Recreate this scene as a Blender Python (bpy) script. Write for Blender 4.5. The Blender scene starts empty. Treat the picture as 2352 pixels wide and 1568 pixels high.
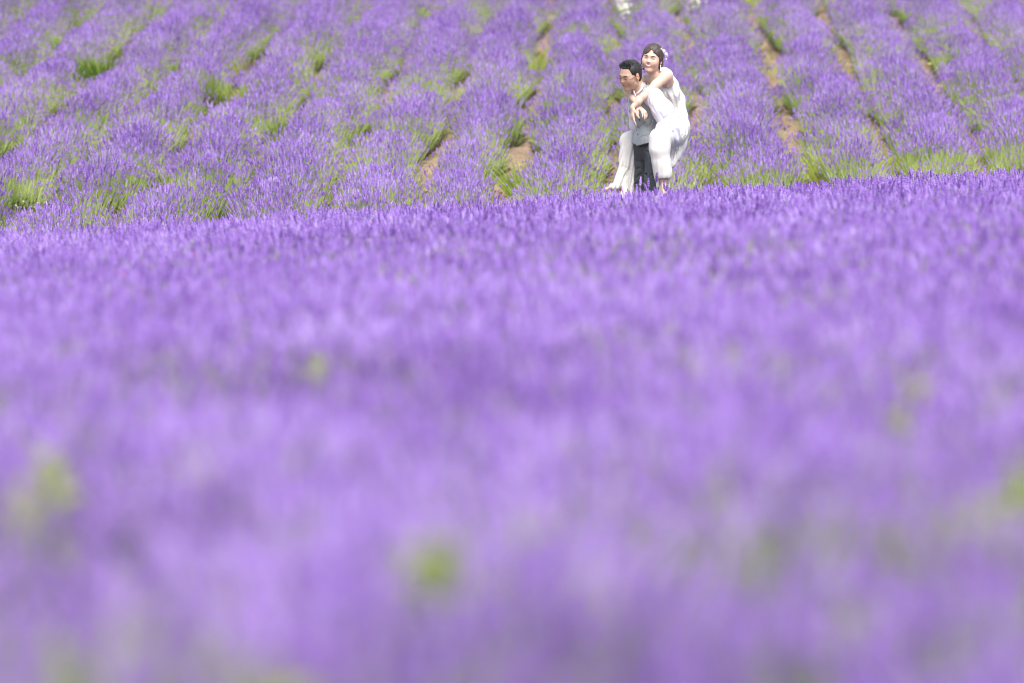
import bpy, math, random
import numpy as np
from mathutils import Vector, Matrix, Euler

SC = bpy.context.scene
COL = SC.collection
R = math.radians

# ------------------------------------------------------------------ camera, light, exposure
CAM_H = 1.114
HOR = 276.0                          # image row of the horizon in the 2352-wide photo
PITCH = math.atan((784 - HOR) / 13067)
cam_data = bpy.data.cameras.new("camera")
cam = bpy.data.objects.new("camera", cam_data)
COL.objects.link(cam)
cam.location = (0, 0, CAM_H)
cam.rotation_euler = (R(90) - PITCH, 0, 0)
cam_data.lens = 200
cam_data.sensor_width = 36
cam_data.clip_start = 0.1
cam_data.clip_end = 2000
cam_data.dof.use_dof = True
cam_data.dof.focus_distance = 47.0
cam_data.dof.aperture_fstop = 2.4
SC.camera = cam

world = bpy.data.worlds.new("World")
SC.world = world
world.use_nodes = True
wn = world.node_tree
bg = wn.nodes["Background"]
sky = wn.nodes.new("ShaderNodeTexSky")
sky.sky_type = 'NISHITA'
sky.sun_disc = False
SUN_EL, SUN_AZ = 58, 168           # azimuth of the sun, clockwise from +Y (the view direction)
sky.sun_elevation = R(SUN_EL)
sky.sun_rotation = R(SUN_AZ)
sky.air_density = 1.0
sky.dust_density = 4.0
sky.ozone_density = 1.0
wn.links.new(sky.outputs[0], bg.inputs[0])
bg.inputs[1].default_value = 0.15

sun_data = bpy.data.lights.new("sun", 'SUN')
sun_data.energy = 1.7
sun_data.angle = R(28)
sun_data.color = (1.0, 0.96, 0.9)
sun = bpy.data.objects.new("sun", sun_data)
COL.objects.link(sun)
_d = Vector((math.sin(R(SUN_AZ)) * math.cos(R(SUN_EL)), math.cos(R(SUN_AZ)) * math.cos(R(SUN_EL)), math.sin(R(SUN_EL))))
sun.rotation_euler = _d.to_track_quat('Z', 'Y').to_euler()

SC.view_settings.view_transform = 'Standard'
SC.view_settings.look = 'None'
SC.view_settings.gamma = 1.0
SC.view_settings.use_curve_mapping = False
SC.view_settings.exposure = 1.05
SC.render.engine = 'CYCLES'
SC.cycles.use_denoising = True
SC.cycles.pixel_filter_type = 'BLACKMAN_HARRIS'
SC.cycles.filter_width = 1.05
SC.cycles.max_bounces = 6
SC.cycles.diffuse_bounces = 4
SC.cycles.transmission_bounces = 4
SC.cycles.transparent_max_bounces = 4
SC.cycles.caustics_reflective = False
SC.cycles.caustics_refractive = False

# ------------------------------------------------------------------ helpers
def tag(o, label=None, cat=None, group=None, kind=None):
    if label: o["label"] = label
    if cat: o["category"] = cat
    if group: o["group"] = group
    if kind: o["kind"] = kind
    return o

def empty(name, loc, label, cat, group=None):
    o = bpy.data.objects.new(name, None)
    COL.objects.link(o)
    o.location = loc
    o.empty_display_size = 0.1
    return tag(o, label, cat, group)

def mesh_np(name, V, F, mats=(), mat_idx=None, smooth=False):
    """V (n,3); F a list of tuples or an int array (m,3)/(m,4)."""
    me = bpy.data.meshes.new(name)
    if isinstance(F, np.ndarray):
        n, k = F.shape
        me.vertices.add(len(V)); me.vertices.foreach_set("co", np.asarray(V, np.float32).ravel())
        me.loops.add(n * k); me.loops.foreach_set("vertex_index", F.astype(np.int32).ravel())
        me.polygons.add(n)
        me.polygons.foreach_set("loop_start", np.arange(0, n * k, k, dtype=np.int32))
        me.update(calc_edges=True)
    else:
        me.from_pydata([tuple(map(float, v)) for v in V], [], F)
    for m in mats: me.materials.append(m)
    if mat_idx is not None:
        me.polygons.foreach_set("material_index", np.asarray(mat_idx, np.int32))
    if smooth:
        me.polygons.foreach_set("use_smooth", np.ones(len(me.polygons), bool))
    me.validate()
    me.update()
    return me

def link(name, me, parent=None, loc=None):
    o = bpy.data.objects.new(name, me)
    COL.objects.link(o)
    if parent: o.parent = parent
    if loc is not None: o.location = loc
    return o

# ------------------------------------------------------------------ the lie of the land
XC = 0.97                                   # where the couple stands, sideways
def edge_y(x):                              # far edge of the near lavender field
    x = np.asarray(x, float)
    return 45.35 + 0.74 * (x - XC) + np.where(x > XC, 0.35 * (x - XC), 0.0)
def start_y(x):                             # where the sloping field begins
    return 52.3 + 0.85 * (np.asarray(x, float) - 1.0)
def sstep(t):
    t = np.clip(t, 0, 1)
    return t * t * (3 - 2 * t)
def ground(x, y):
    x = np.asarray(x, float); y = np.asarray(y, float)
    xl = np.clip(x, -12, 12)
    dx = xl - XC
    z0 = np.where(dx < 0, 0.052 * dx, 0.042 * dx) * sstep((y - 2) / 30.0)
    zb = CAM_H - 5.474 + (HOR + 836) / 13067 * y
    far = np.maximum(y - 130, 0)
    zb = zb - (HOR + 836) / 13067 * far + 25 * (1 - np.exp(-far * 0.00325))
    zb = zb + 0.10 * np.sin(x * 0.55 + y * 0.13 + 1.0) * sstep((y - 62) / 15) + 0.16 * np.sin(y * 0.33 - x * 0.3) * sstep((y - 74) / 8) * sstep((-x - 1) / 6)
    e = edge_y(xl) + 1.2
    s = np.maximum(start_y(xl), e + 3)
    return z0 + (zb - z0) * sstep((y - e) / (s - e)) 

# lateral offsets (slope-plane VP slopes) of the bare gaps between the rows; row direction 1.2 deg to the right
ROW_TAN = 0.02097
GAPS = [-1.95, -1.79, -1.63, -1.47, -1.31, -1.149, -0.99, -0.838, -0.676, -0.515, -0.362, -0.2075, -0.040, 0.137, 0.312, 0.480, 0.652, 0.825, 0.99, 1.155, 1.32]
GAPX = [g * 5.474 for g in GAPS]

def proj(x, y, z):                          # world -> 2352-wide photo pixel (for picking holes and for tests)
    return 1176 + 13067 * x / y, HOR + (CAM_H - z) * 13067 / y

# ------------------------------------------------------------------ materials
def new_mat(name):
    m = bpy.data.materials.new(name)
    m.use_nodes = True
    nt = m.node_tree
    for n in list(nt.nodes): nt.nodes.remove(n)
    out = nt.nodes.new("ShaderNodeOutputMaterial")
    return m, nt, out

def ramp(nt, stops):
    r = nt.nodes.new("ShaderNodeValToRGB")
    el = r.color_ramp.elements
    while len(el) < len(stops): el.new(0.5)
    for e, (p, c) in zip(el, stops):
        e.position = p; e.color = (*c, 1)
    return r

def plant_mat(name, stops, trans=0.35, rough=0.6, attr="tint", obj_rand=0.35):
    m, nt, out = new_mat(name)
    N, L = nt.nodes.new, nt.links.new
    at = N("ShaderNodeAttribute"); at.attribute_name = attr
    oi = N("ShaderNodeObjectInfo")
    mx = N("ShaderNodeMath"); mx.operation = 'MULTIPLY_ADD'
    L(oi.outputs["Random"], mx.inputs[0]); mx.inputs[1].default_value = obj_rand; mx.inputs[2].default_value = -obj_rand / 2
    ad = N("ShaderNodeMath"); ad.operation = 'ADD'; ad.use_clamp = True
    L(at.outputs["Fac"], ad.inputs[0]); L(mx.outputs[0], ad.inputs[1])
    # broad patches across the field: real differences between plants
    geo = N("ShaderNodeNewGeometry")
    nz = N("ShaderNodeTexNoise"); nz.inputs["Scale"].default_value = 0.55; nz.inputs["Detail"].default_value = 3
    L(geo.outputs["Position"], nz.inputs["Vector"])
    mp = N("ShaderNodeMapRange"); mp.inputs[1].default_value = 0.35; mp.inputs[2].default_value = 0.65; mp.inputs[3].default_value = -0.11; mp.inputs[4].default_value = 0.11
    L(nz.outputs["Fac"], mp.inputs[0])
    ad2 = N("ShaderNodeMath"); ad2.operation = 'ADD'; ad2.use_clamp = True
    L(ad.outputs[0], ad2.inputs[0]); L(mp.outputs[0], ad2.inputs[1])
    cr = ramp(nt, stops); L(ad2.outputs[0], cr.inputs[0])
    di = N("ShaderNodeBsdfPrincipled"); di.inputs["Roughness"].default_value = rough
    di.inputs["Specular IOR Level"].default_value = 0.25
    L(cr.outputs[0], di.inputs["Base Color"])
    tr = N("ShaderNodeBsdfTranslucent"); L(cr.outputs[0], tr.inputs["Color"])
    ms = N("ShaderNodeMixShader"); ms.inputs[0].default_value = trans
    L(di.outputs[0], ms.inputs[1]); L(tr.outputs[0], ms.inputs[2]); L(ms.outputs[0], out.inputs[0])
    return m

M_FLOWER = plant_mat("lavender_petal", [(0.0, (0.18, 0.085, 0.35)), (0.3, (0.34, 0.18, 0.58)), (0.65, (0.51, 0.32, 0.77)), (1.0, (0.70, 0.54, 0.90))], trans=0.4)
M_STEM = plant_mat("lavender_stem", [(0.0, (0.12, 0.19, 0.05)), (0.5, (0.29, 0.41, 0.10)), (1.0, (0.52, 0.60, 0.24))], trans=0.3)
M_LEAF = plant_mat("lavender_leaf", [(0.0, (0.035, 0.06, 0.025)), (0.6, (0.10, 0.16, 0.06)), (1.0, (0.2, 0.27, 0.12))], trans=0.25)
M_WEED = plant_mat("weed_leaf", [(0.0, (0.09, 0.18, 0.03)), (0.5, (0.30, 0.42, 0.06)), (1.0, (0.58, 0.64, 0.16))], trans=0.4)
M_STRAW = plant_mat("dry_grass", [(0.0, (0.30, 0.26, 0.10)), (0.5, (0.50, 0.46, 0.18)), (1.0, (0.68, 0.62, 0.32))], trans=0.3)
M_WHITE = plant_mat("white_petal", [(0.0, (0.7, 0.7, 0.66)), (1.0, (0.85, 0.85, 0.8))], trans=0.3)
M_YELLOW = plant_mat("yellow_petal", [(0.0, (0.75, 0.6, 0.06)), (1.0, (0.85, 0.75, 0.2))], trans=0.3)
M_RED = plant_mat("red_petal", [(0.0, (0.7, 0.12, 0.08)), (1.0, (0.85, 0.25, 0.15))], trans=0.3)
M_WOODY = plant_mat("woody_twig", [(0.0, (0.05, 0.035, 0.025)), (1.0, (0.14, 0.1, 0.07))], trans=0.0)

def soil_mat():
    m, nt, out = new_mat("soil")
    N, L = nt.nodes.new, nt.links.new
    geo = N("ShaderNodeNewGeometry")
    n1 = N("ShaderNodeTexNoise"); n1.inputs["Scale"].default_value = 1.3; n1.inputs["Detail"].default_value = 8; n1.inputs["Roughness"].default_value = 0.7
    n2 = N("ShaderNodeTexNoise"); n2.inputs["Scale"].default_value = 22; n2.inputs["Detail"].default_value = 6
    L(geo.outputs["Position"], n1.inputs["Vector"]); L(geo.outputs["Position"], n2.inputs["Vector"])
    c1 = ramp(nt, [(0.3, (0.23, 0.17, 0.12)), (0.5, (0.34, 0.255, 0.18)), (0.72, (0.45, 0.35, 0.26))]); L(n1.outputs["Fac"], c1.inputs[0])
    c2 = ramp(nt, [(0.3, (0.55, 0.5, 0.45)), (0.7, (1, 1, 1))]); L(n2.outputs["Fac"], c2.inputs[0])
    mx = N("ShaderNodeMix"); mx.data_type = 'RGBA'; mx.blend_type = 'MULTIPLY'; mx.inputs[0].default_value = 0.8
    L(c1.outputs[0], mx.inputs[6]); L(c2.outputs[0], mx.inputs[7])
    b = N("ShaderNodeBsdfPrincipled"); b.inputs["Roughness"].default_value = 0.95; b.inputs["Specular IOR Level"].default_value = 0.15
    L(mx.outputs[2], b.inputs["Base Color"])
    bp = N("ShaderNodeBump"); bp.inputs["Strength"].default_value = 0.8; bp.inputs["Distance"].default_value = 0.03
    L(n2.outputs["Fac"], bp.inputs["Height"]); L(bp.outputs[0], b.inputs["Normal"])
    L(b.outputs[0], out.inputs[0])
    return m
M_SOIL = soil_mat()

# ------------------------------------------------------------------ ground sheet
rng = np.random.default_rng(11)
def build_ground():
    xs = np.concatenate([np.linspace(-600, -14, 24)[:-1], np.linspace(-14, 14, 225), np.linspace(14, 600, 24)[1:]])
    ys = np.concatenate([np.linspace(-60, 2, 10)[:-1], np.linspace(2, 44, 100)[:-1], np.linspace(44, 105, 330)[:-1], np.linspace(105, 900, 60)])
    X, Y = np.meshgrid(xs, ys)
    Z = ground(X, Y)
    near = (np.abs(X) < 14) & (Y > 2) & (Y < 105)
    Z = Z + near * rng.normal(0, 0.012, X.shape)
    nx, ny = len(xs), len(ys)
    I = np.arange(nx * ny).reshape(ny, nx)
    F = np.stack([I[:-1, :-1], I[:-1, 1:], I[1:, 1:], I[1:, :-1]], -1).reshape(-1, 4)
    o = link("ground", mesh_np("ground", np.stack([X, Y, Z], -1).reshape(-1, 3), F, [M_SOIL], smooth=True))
    tag(o, kind="structure")
build_ground()

# ------------------------------------------------------------------ plant meshes
class MB:
    """collects triangles / quads with a material index and a tint per vertex"""
    def __init__(s): s.V = []; s.F = []; s.M = []; s.T = []
    def add(s, V, F, m, t):
        b = len(s.V)
        s.V.extend(V); s.F.extend([tuple(b + i for i in f) for f in F]); s.M.extend([m] * len(F))
        s.T.extend([t] * len(V) if np.isscalar(t) else t)
    def mesh(s, name, mats, smooth=False):
        me = mesh_np(name, s.V, s.F, mats, s.M, smooth)
        a = me.attributes.new("tint", 'FLOAT', 'POINT')
        a.data.foreach_set("value", np.asarray(s.T, np.float32))
        return me

def frame(d):
    d = np.asarray(d, float); d = d / np.linalg.norm(d)
    a = np.array([1.0, 0, 0]) if abs(d[0]) < 0.8 else np.array([0, 1.0, 0])
    u = np.cross(d, a); u /= np.linalg.norm(u)
    return u, np.cross(d, u), d

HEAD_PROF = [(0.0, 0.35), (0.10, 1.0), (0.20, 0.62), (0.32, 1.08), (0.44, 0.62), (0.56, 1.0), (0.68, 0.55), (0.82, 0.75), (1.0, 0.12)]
def flower_head(mb, base, d, L, r, t, rnd, sides=4, mat=0):
    u, v, w = frame(d)
    V, T = [], []
    ph = rnd.uniform(0, 6.28)
    for k, (f, q) in enumerate(HEAD_PROF):
        for j in range(sides):
            a = ph + 6.2832 * j / sides + (0.5 if k % 2 else 0)
            rr = r * q * rnd.uniform(0.7, 1.3)
            V.append(base + w * (L * f + rnd.uniform(-0.002, 0.002)) + u * rr * math.cos(a) + v * rr * math.sin(a))
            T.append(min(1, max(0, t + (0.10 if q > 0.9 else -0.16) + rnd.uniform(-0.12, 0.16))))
    F = []
    n = len(HEAD_PROF)
    for k in range(n - 1):
        for j in range(sides):
            a, b = k * sides + j, k * sides + (j + 1) % sides
            F.append((a, b, b + sides, a + sides))
    F.append(tuple(range((n - 1) * sides, n * sides)))
    mb.add(V, F, mat, T)

def stem(mb, pts, r0, r1, t, mat=1, sides=3):
    V = []
    n = len(pts)
    for k, p in enumerate(pts):
        d = pts[min(k + 1, n - 1)] - pts[max(k - 1, 0)]
        u, v, _ = frame(d)
        r = r0 + (r1 - r0) * k / (n - 1)
        for j in range(sides):
            a = 6.2832 * j / sides
            V.append(p + u * r * math.cos(a) + v * r * math.sin(a))
    F = [(k * sides + j, k * sides + (j + 1) % sides, (k + 1) * sides + (j + 1) % sides, (k + 1) * sides + j) for k in range(n - 1) for j in range(sides)]
    if not np.isscalar(t): t = [t[min(len(t) - 1, int(i / len(V) * len(t)))] for i in range(len(V))]
    mb.add(V, F, mat, t)

def blade(mb, p, d, L, w, t, rnd, mat=2, droop=0.2, seg=2):
    u, v, dd = frame(d)
    side = u * math.cos(rnd.uniform(0, 3.14)) + v * math.sin(rnd.uniform(0, 3.14))
    side = side / (np.linalg.norm(side) + 1e-9)
    V = []
    for k in range(seg + 1):
        f = k / seg
        c = p + dd * L * f + np.array([dd[0], dd[1], -0.6]) * droop * L * f * f
        ww = w * (1 - f) ** 0.6 if k < seg else w * 0.08
        V += [c - side * ww, c + side * ww]
    F = [(2 * k, 2 * k + 1, 2 * k + 3, 2 * k + 2) for k in range(seg)]
    mb.add(V, F, mat, t)

def lavender_bush(name, seed, n_stalk, rx=0.36, h=0.50, leaf=170, flower=1.0, stem_t=0.5, drop=0.30, head=1.0):
    """one bush: a woody foot, grey-green leaves and stalks fanning out to a dome of flower heads"""
    rnd = random.Random(seed)
    mb = MB()
    for i in range(n_stalk):
        a = rnd.uniform(0, 6.2832); q = math.sqrt(rnd.random())
        tip = np.array([math.cos(a) * q * rx, math.sin(a) * q * rx * 0.95, h * (1 - drop * q ** 2.4) * rnd.uniform(0.84, 1.09)])
        foot = np.array([math.cos(a) * q * 0.10, math.sin(a) * q * 0.10, 0.06])
        mid = foot * 0.5 + tip * 0.5 + np.array([math.cos(a), math.sin(a), 0.0]) * (-0.02 * q) + np.array([rnd.gauss(0, .012), rnd.gauss(0, .012), 0.02])
        d = tip - mid; d = d / np.linalg.norm(d)
        d = d + np.array([rnd.gauss(0, .10), rnd.gauss(0, .10), 0.25]); d /= np.linalg.norm(d)
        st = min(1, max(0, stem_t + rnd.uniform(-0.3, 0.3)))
        has = rnd.random() < flower
        L = rnd.uniform(0.035, 0.065) * head
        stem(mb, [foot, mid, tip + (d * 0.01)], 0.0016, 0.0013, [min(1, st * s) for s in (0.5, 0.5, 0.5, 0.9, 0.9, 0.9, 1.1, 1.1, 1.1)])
        if has:
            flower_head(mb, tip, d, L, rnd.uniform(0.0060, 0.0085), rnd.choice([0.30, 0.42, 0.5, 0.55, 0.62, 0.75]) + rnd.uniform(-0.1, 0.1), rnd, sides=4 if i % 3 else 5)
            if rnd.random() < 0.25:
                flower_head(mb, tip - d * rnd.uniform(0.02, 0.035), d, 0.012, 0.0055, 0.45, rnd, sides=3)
    for i in range(leaf):
        a = rnd.uniform(0, 6.2832); q = math.sqrt(rnd.random())
        p = np.array([math.cos(a) * q * rx * 0.45, math.sin(a) * q * rx * 0.45, rnd.uniform(0.03, 0.20)])
        d = np.array([math.cos(a) * (0.3 + q), math.sin(a) * (0.3 + q), rnd.uniform(0.5, 1.6)])
        blade(mb, p, d, rnd.uniform(0.07, 0.16), rnd.uniform(0.003, 0.006), rnd.uniform(0.1, 0.95), rnd)
    for i in range(10):
        a = rnd.uniform(0, 6.2832)
        stem(mb, [np.array([0, 0, -0.03]), np.array([math.cos(a) * 0.08, math.sin(a) * 0.08, 0.08]), np.array([math.cos(a) * 0.17, math.sin(a) * 0.17, 0.19])], 0.009, 0.004, 0.4, mat=3, sides=4)
    return mb.mesh(name, [M_FLOWER, M_STEM, M_LEAF, M_WOODY])

def stash(colname, meshes):
    c = bpy.data.collections.new(colname)
    for i, me in enumerate(meshes):
        c.objects.link(bpy.data.objects.new("%s_%02d" % (colname, i), me))
    return c

def scatter_tree(coll):
    """points -> instances of the plants in the collection, by the attributes variant / rot / scl"""
    ng = bpy.data.node_groups.new("scatter_" + coll.name, 'GeometryNodeTree')
    ng.interface.new_socket("Geometry", in_out='INPUT', socket_type='NodeSocketGeometry')
    ng.interface.new_socket("Geometry", in_out='OUTPUT', socket_type='NodeSocketGeometry')
    N, L = ng.nodes.new, ng.links.new
    gi, go = N("NodeGroupInput"), N("NodeGroupOutput")
    ci = N("GeometryNodeCollectionInfo"); ci.inputs["Collection"].default_value = coll
    ci.inputs["Separate Children"].default_value = True; ci.inputs["Reset Children"].default_value = True
    ip = N("GeometryNodeInstanceOnPoints"); ip.inputs["Pick Instance"].default_value = True
    def attr(nm, t):
        a = N("GeometryNodeInputNamedAttribute"); a.data_type = t; a.inputs["Name"].default_value = nm
        return a.outputs[0]
    L(gi.outputs[0], ip.inputs["Points"]); L(ci.outputs[0], ip.inputs["Instance"])
    L(attr("variant", 'INT'), ip.inputs["Instance Index"])
    L(attr("rot", 'FLOAT_VECTOR'), ip.inputs["Rotation"])
    L(attr("scl", 'FLOAT_VECTOR'), ip.inputs["Scale"])
    L(ip.outputs[0], go.inputs[0])
    return ng

def scatter(name, tree, P, var, rot, scl, parent=None):
    me = bpy.data.meshes.new(name)
    P = np.asarray(P, np.float32)
    me.vertices.add(len(P)); me.vertices.foreach_set("co", P.ravel())
    a = me.attributes.new("variant", 'INT', 'POINT'); a.data.foreach_set("value", np.asarray(var, np.int32))
    a = me.attributes.new("rot", 'FLOAT_VECTOR', 'POINT'); a.data.foreach_set("vector", np.asarray(rot, np.float32).ravel())
    a = me.attributes.new("scl", 'FLOAT_VECTOR', 'POINT'); a.data.foreach_set("vector", np.asarray(scl, np.float32).ravel())
    o = link(name, me, parent)
    md = o.modifiers.new("plants", 'NODES'); md.node_group = tree
    return o

def vnoise(x, y, seed=0):
    """cheap smooth value noise in numpy"""
    x = np.asarray(x, float); y = np.asarray(y, float)
    xi, yi = np.floor(x), np.floor(y)
    fx, fy = x - xi, y - yi
    fx, fy = fx * fx * (3 - 2 * fx), fy * fy * (3 - 2 * fy)
    def h(a, b):
        v = np.sin(a * 127.1 + b * 311.7 + seed * 74.7) * 43758.5453
        return v - np.floor(v)
    return (h(xi, yi) * (1 - fx) + h(xi + 1, yi) * fx) * (1 - fy) + (h(xi, yi + 1) * (1 - fx) + h(xi + 1, yi + 1) * fx) * fy
# ------------------------------------------------------------------ lavender
# variants: 0-3 full bloom, 4-5 thin bloom with green stems showing, 6-7 almost no flowers (green)
BUSH = [lavender_bush("bush_full", 1, 120, flower=0.85, stem_t=0.65), lavender_bush("bush_full", 2, 130, h=0.52, flower=0.8, stem_t=0.65), lavender_bush("bush_full", 3, 110, rx=0.38), lavender_bush("bush_full", 4, 125, h=0.48),
        lavender_bush("bush_thin", 5, 95, flower=0.55, stem_t=0.6), lavender_bush("bush_thin", 6, 90, flower=0.45, stem_t=0.65),
        lavender_bush("bush_green", 7, 130, h=0.42, flower=0.06, leaf=260, stem_t=0.8), lavender_bush("bush_green", 8, 120, h=0.38, flower=0.10, leaf=240, stem_t=0.7)]
BUSH_COL = stash("bush", BUSH)
BUSH_TREE = scatter_tree(BUSH_COL)

# spots (in the sloping field) where plants are missing or green, as photo positions turned into ground positions
def spot(px, py):
    """ground position on the slope seen at photo pixel (2352 wide)"""
    d = 71529.0 / (py + 836)
    return (px - 1176) / 13067 * d, d
GREEN_SPOTS = [(140, 150, .5), (385, 50, .5), (258, 350, .6), (60, 395, .35), (75, 480, .35), (720, 225, .5), (645, 345, .45), (835, 370, .5),
               (1225, 170, .5), (1400, 310, .45), (1200, 440, .3), (560, 230, .3), (400, 500, .35), (15, 270, .4), (1095, 50, .5), (1020, 250, .4), (2290, 50, .9), (1440, 470, .6), (880, 450, .6), (1640, 270, .4), (480, 330, .4), (1060, 250, .4)]
BARE_SPOTS = [(215, 215, .45), (190, 265, .4), (140, 310, .4), (575, 215, .4), (545, 280, .35), (240, 400, .3), (330, 130, .3), (60, 530, .45), (125, 535, .4), (480, 265, .3), (705, 265, .25), (700, 15, .4), (2205, 195, .3), (390, 240, .25)]
GS = [(*spot(a, b + 12), r) for a, b, r in GREEN_SPOTS]
BS = [(*spot(a, b + 6), r) for a, b, r in BARE_SPOTS]

# slimmer plants set three abreast make up each row of the sloping field
SLIM = [lavender_bush("slim_full", 11, 44, rx=0.20, h=0.50, leaf=50, flower=0.82, stem_t=0.6, drop=0.16, head=0.9), lavender_bush("slim_full", 12, 40, rx=0.21, h=0.48, leaf=50, flower=0.75, stem_t=0.7, drop=0.16, head=0.9), lavender_bush("slim_full", 13, 48, rx=0.20, h=0.52, leaf=45, flower=0.85, stem_t=0.55, drop=0.16, head=0.9),
        lavender_bush("slim_full", 14, 40, rx=0.22, h=0.50, leaf=55, flower=0.7, drop=0.16, head=0.9, stem_t=0.75),
        lavender_bush("slim_thin", 15, 36, rx=0.20, h=0.48, leaf=60, flower=0.5, stem_t=0.75, drop=0.16, head=0.9), lavender_bush("slim_thin", 16, 34, rx=0.20, h=0.47, leaf=60, flower=0.38, stem_t=0.8, drop=0.16, head=0.9),
        lavender_bush("slim_green", 17, 52, rx=0.19, h=0.42, flower=0.06, leaf=90, stem_t=0.9, drop=0.16, head=0.9), lavender_bush("slim_green", 18, 50, rx=0.19, h=0.40, flower=0.10, leaf=90, stem_t=0.8, drop=0.16, head=0.9)]
SLIM_TREE = scatter_tree(stash("slim", SLIM))
GAP_W = {11: 0.19, 12: 0.12, 13: 0.15, 14: 0.25, 15: 0.18, 16: 0.16, 17: 0.14, 10: 0.12, 9: 0.15, 8: 0.15, 7: 0.18, 5: 0.22}

def row_bushes(k, seed):
    rr = np.random.default_rng(seed)
    gl, gr = GAPX[k] + GAP_W.get(k, 0.155) / 2, GAPX[k + 1] - GAP_W.get(k + 1, 0.155) / 2
    P, V, RT, S = [], [], [], []
    for lane in range(4):
        y = 46.0 + lane * 0.06
        while y < 101.0:
            y += rr.uniform(0.20, 0.29)
            wob = 0.05 * math.sin(y * 0.7 + k) 
            wl = 0.22 * (vnoise(y * 0.8, k * 7.3, 41) - 0.45); wr = 0.22 * (vnoise(y * 0.8, k * 7.3 + 3, 43) - 0.45)
            a, b = gl + 0.17 + wl, gr - 0.17 - wr
            x = a + (b - a) * lane / 3 + y * ROW_TAN + wob + rr.normal(0, 0.03)
            sy = float(start_y(x)) + 0.35 * (vnoise(x * 3, k, 44) - 0.5) + (0.2 if lane in (0, 3) else 0)
            if y < sy: continue
            if any((x - bx) ** 2 * 1.6 + ((y - by) * 0.45) ** 2 < r * r for bx, by, r in BS): continue
            n = vnoise(x * 0.9, y * 0.30, 3) * 0.5 + vnoise(x * 2.3, y * 0.9, 5) * 0.5
            g = 0
            if any((x - bx) ** 2 + ((y - by) * 0.4) ** 2 < r * r for bx, by, r in GS): g = 2 if rr.random() < 0.7 else 1
            elif n > 0.66: g = 1 if rr.random() < 0.6 else 2
            elif n > 0.52 and rr.random() < 0.6: g = 1
            elif lane in (0, 3) and rr.random() < 0.25: g = 1
            if y - sy < 0.5 + 1.3 * vnoise(x * 2, k, 47) and k >= 12: g = 2 if rr.random() < .8 else 1
            elif y - sy < 1.4 and k < 12 and rr.random() < 0.4: g = 1
            v = rr.integers(0, 4) if g == 0 else (4 + rr.integers(0, 2) if g == 1 else 6 + rr.integers(0, 2))
            s = rr.uniform(0.92, 1.08) * (0.86 + 0.26 * vnoise(x * 0.6, y * 0.4, 9)) * (0.76 if lane in (0, 3) else 1.0)
            if y - sy < 0.4: s *= 0.85
            lean = (-0.12, -0.04, 0.04, 0.12)[lane]
            P.append((x, y, float(ground(x, y)) - 0.01)); V.append(v); RT.append((rr.normal(0, .05), lean + rr.normal(0, .05), 0.0 if lane in (0, 3) else rr.uniform(0, 6.28)))
            S.append((1.0, 1.0, s))
    o = np.argsort([p[1] for p in P])
    return [P[i] for i in o], [V[i] for i in o], [RT[i] for i in o], [S[i] for i in o]

ROW_LABELS = [
 "lavender row cutting the top left corner of the sloping field",
 "lavender row next to the one at the far top left corner",
 "lavender row running up to the dark top edge at the far left",
 "lavender row left of the large green tuft on the left hillside",
 "lavender row holding the large green leafy tuft on the left hillside",
 "lavender row just right of the white weeds on the left hillside",
 "lavender row left of the yellow weeds on the left hillside",
 "lavender row just right of the yellow weeds and bare soil on the left",
 "third lavender row to the left of the bare tan path left of the couple",
 "second lavender row to the left of the bare tan path left of the couple",
 "purple lavender row bordering the left side of the bare tan path left of the couple",
 "purple lavender row between the bare tan path and the couple",
 "purple lavender row directly behind the couple with a green end beside the dress",
 "purple lavender row on the left side of the widest soil gap right of the couple",
 "purple lavender row on the right side of the widest soil gap right of the couple",
 "purple lavender row ending in a bright green tuft with pale flowers at right",
 "lavender row right of the bright green end tuft on the right hillside",
 "lavender row with a dark hollow near the right edge of the photo",
 "lavender row in the top right corner of the sloping field",
 "outermost lavender row beyond the top right corner"]
for k in range(len(GAPX) - 1):
    P, V, RT, S = row_bushes(k, 100 + k)
    mid = P[len(P) // 2]
    root = empty("lavender_row", (P[0][0], P[0][1], P[0][2]), ROW_LABELS[k], "lavender row", "lavender rows running up the sloping field")
    P = np.array(P) - np.array(P[0])
    o = scatter("lavender_plants", SLIM_TREE, P, V, RT, S, root)
    o["kind"] = "stuff"

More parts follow.
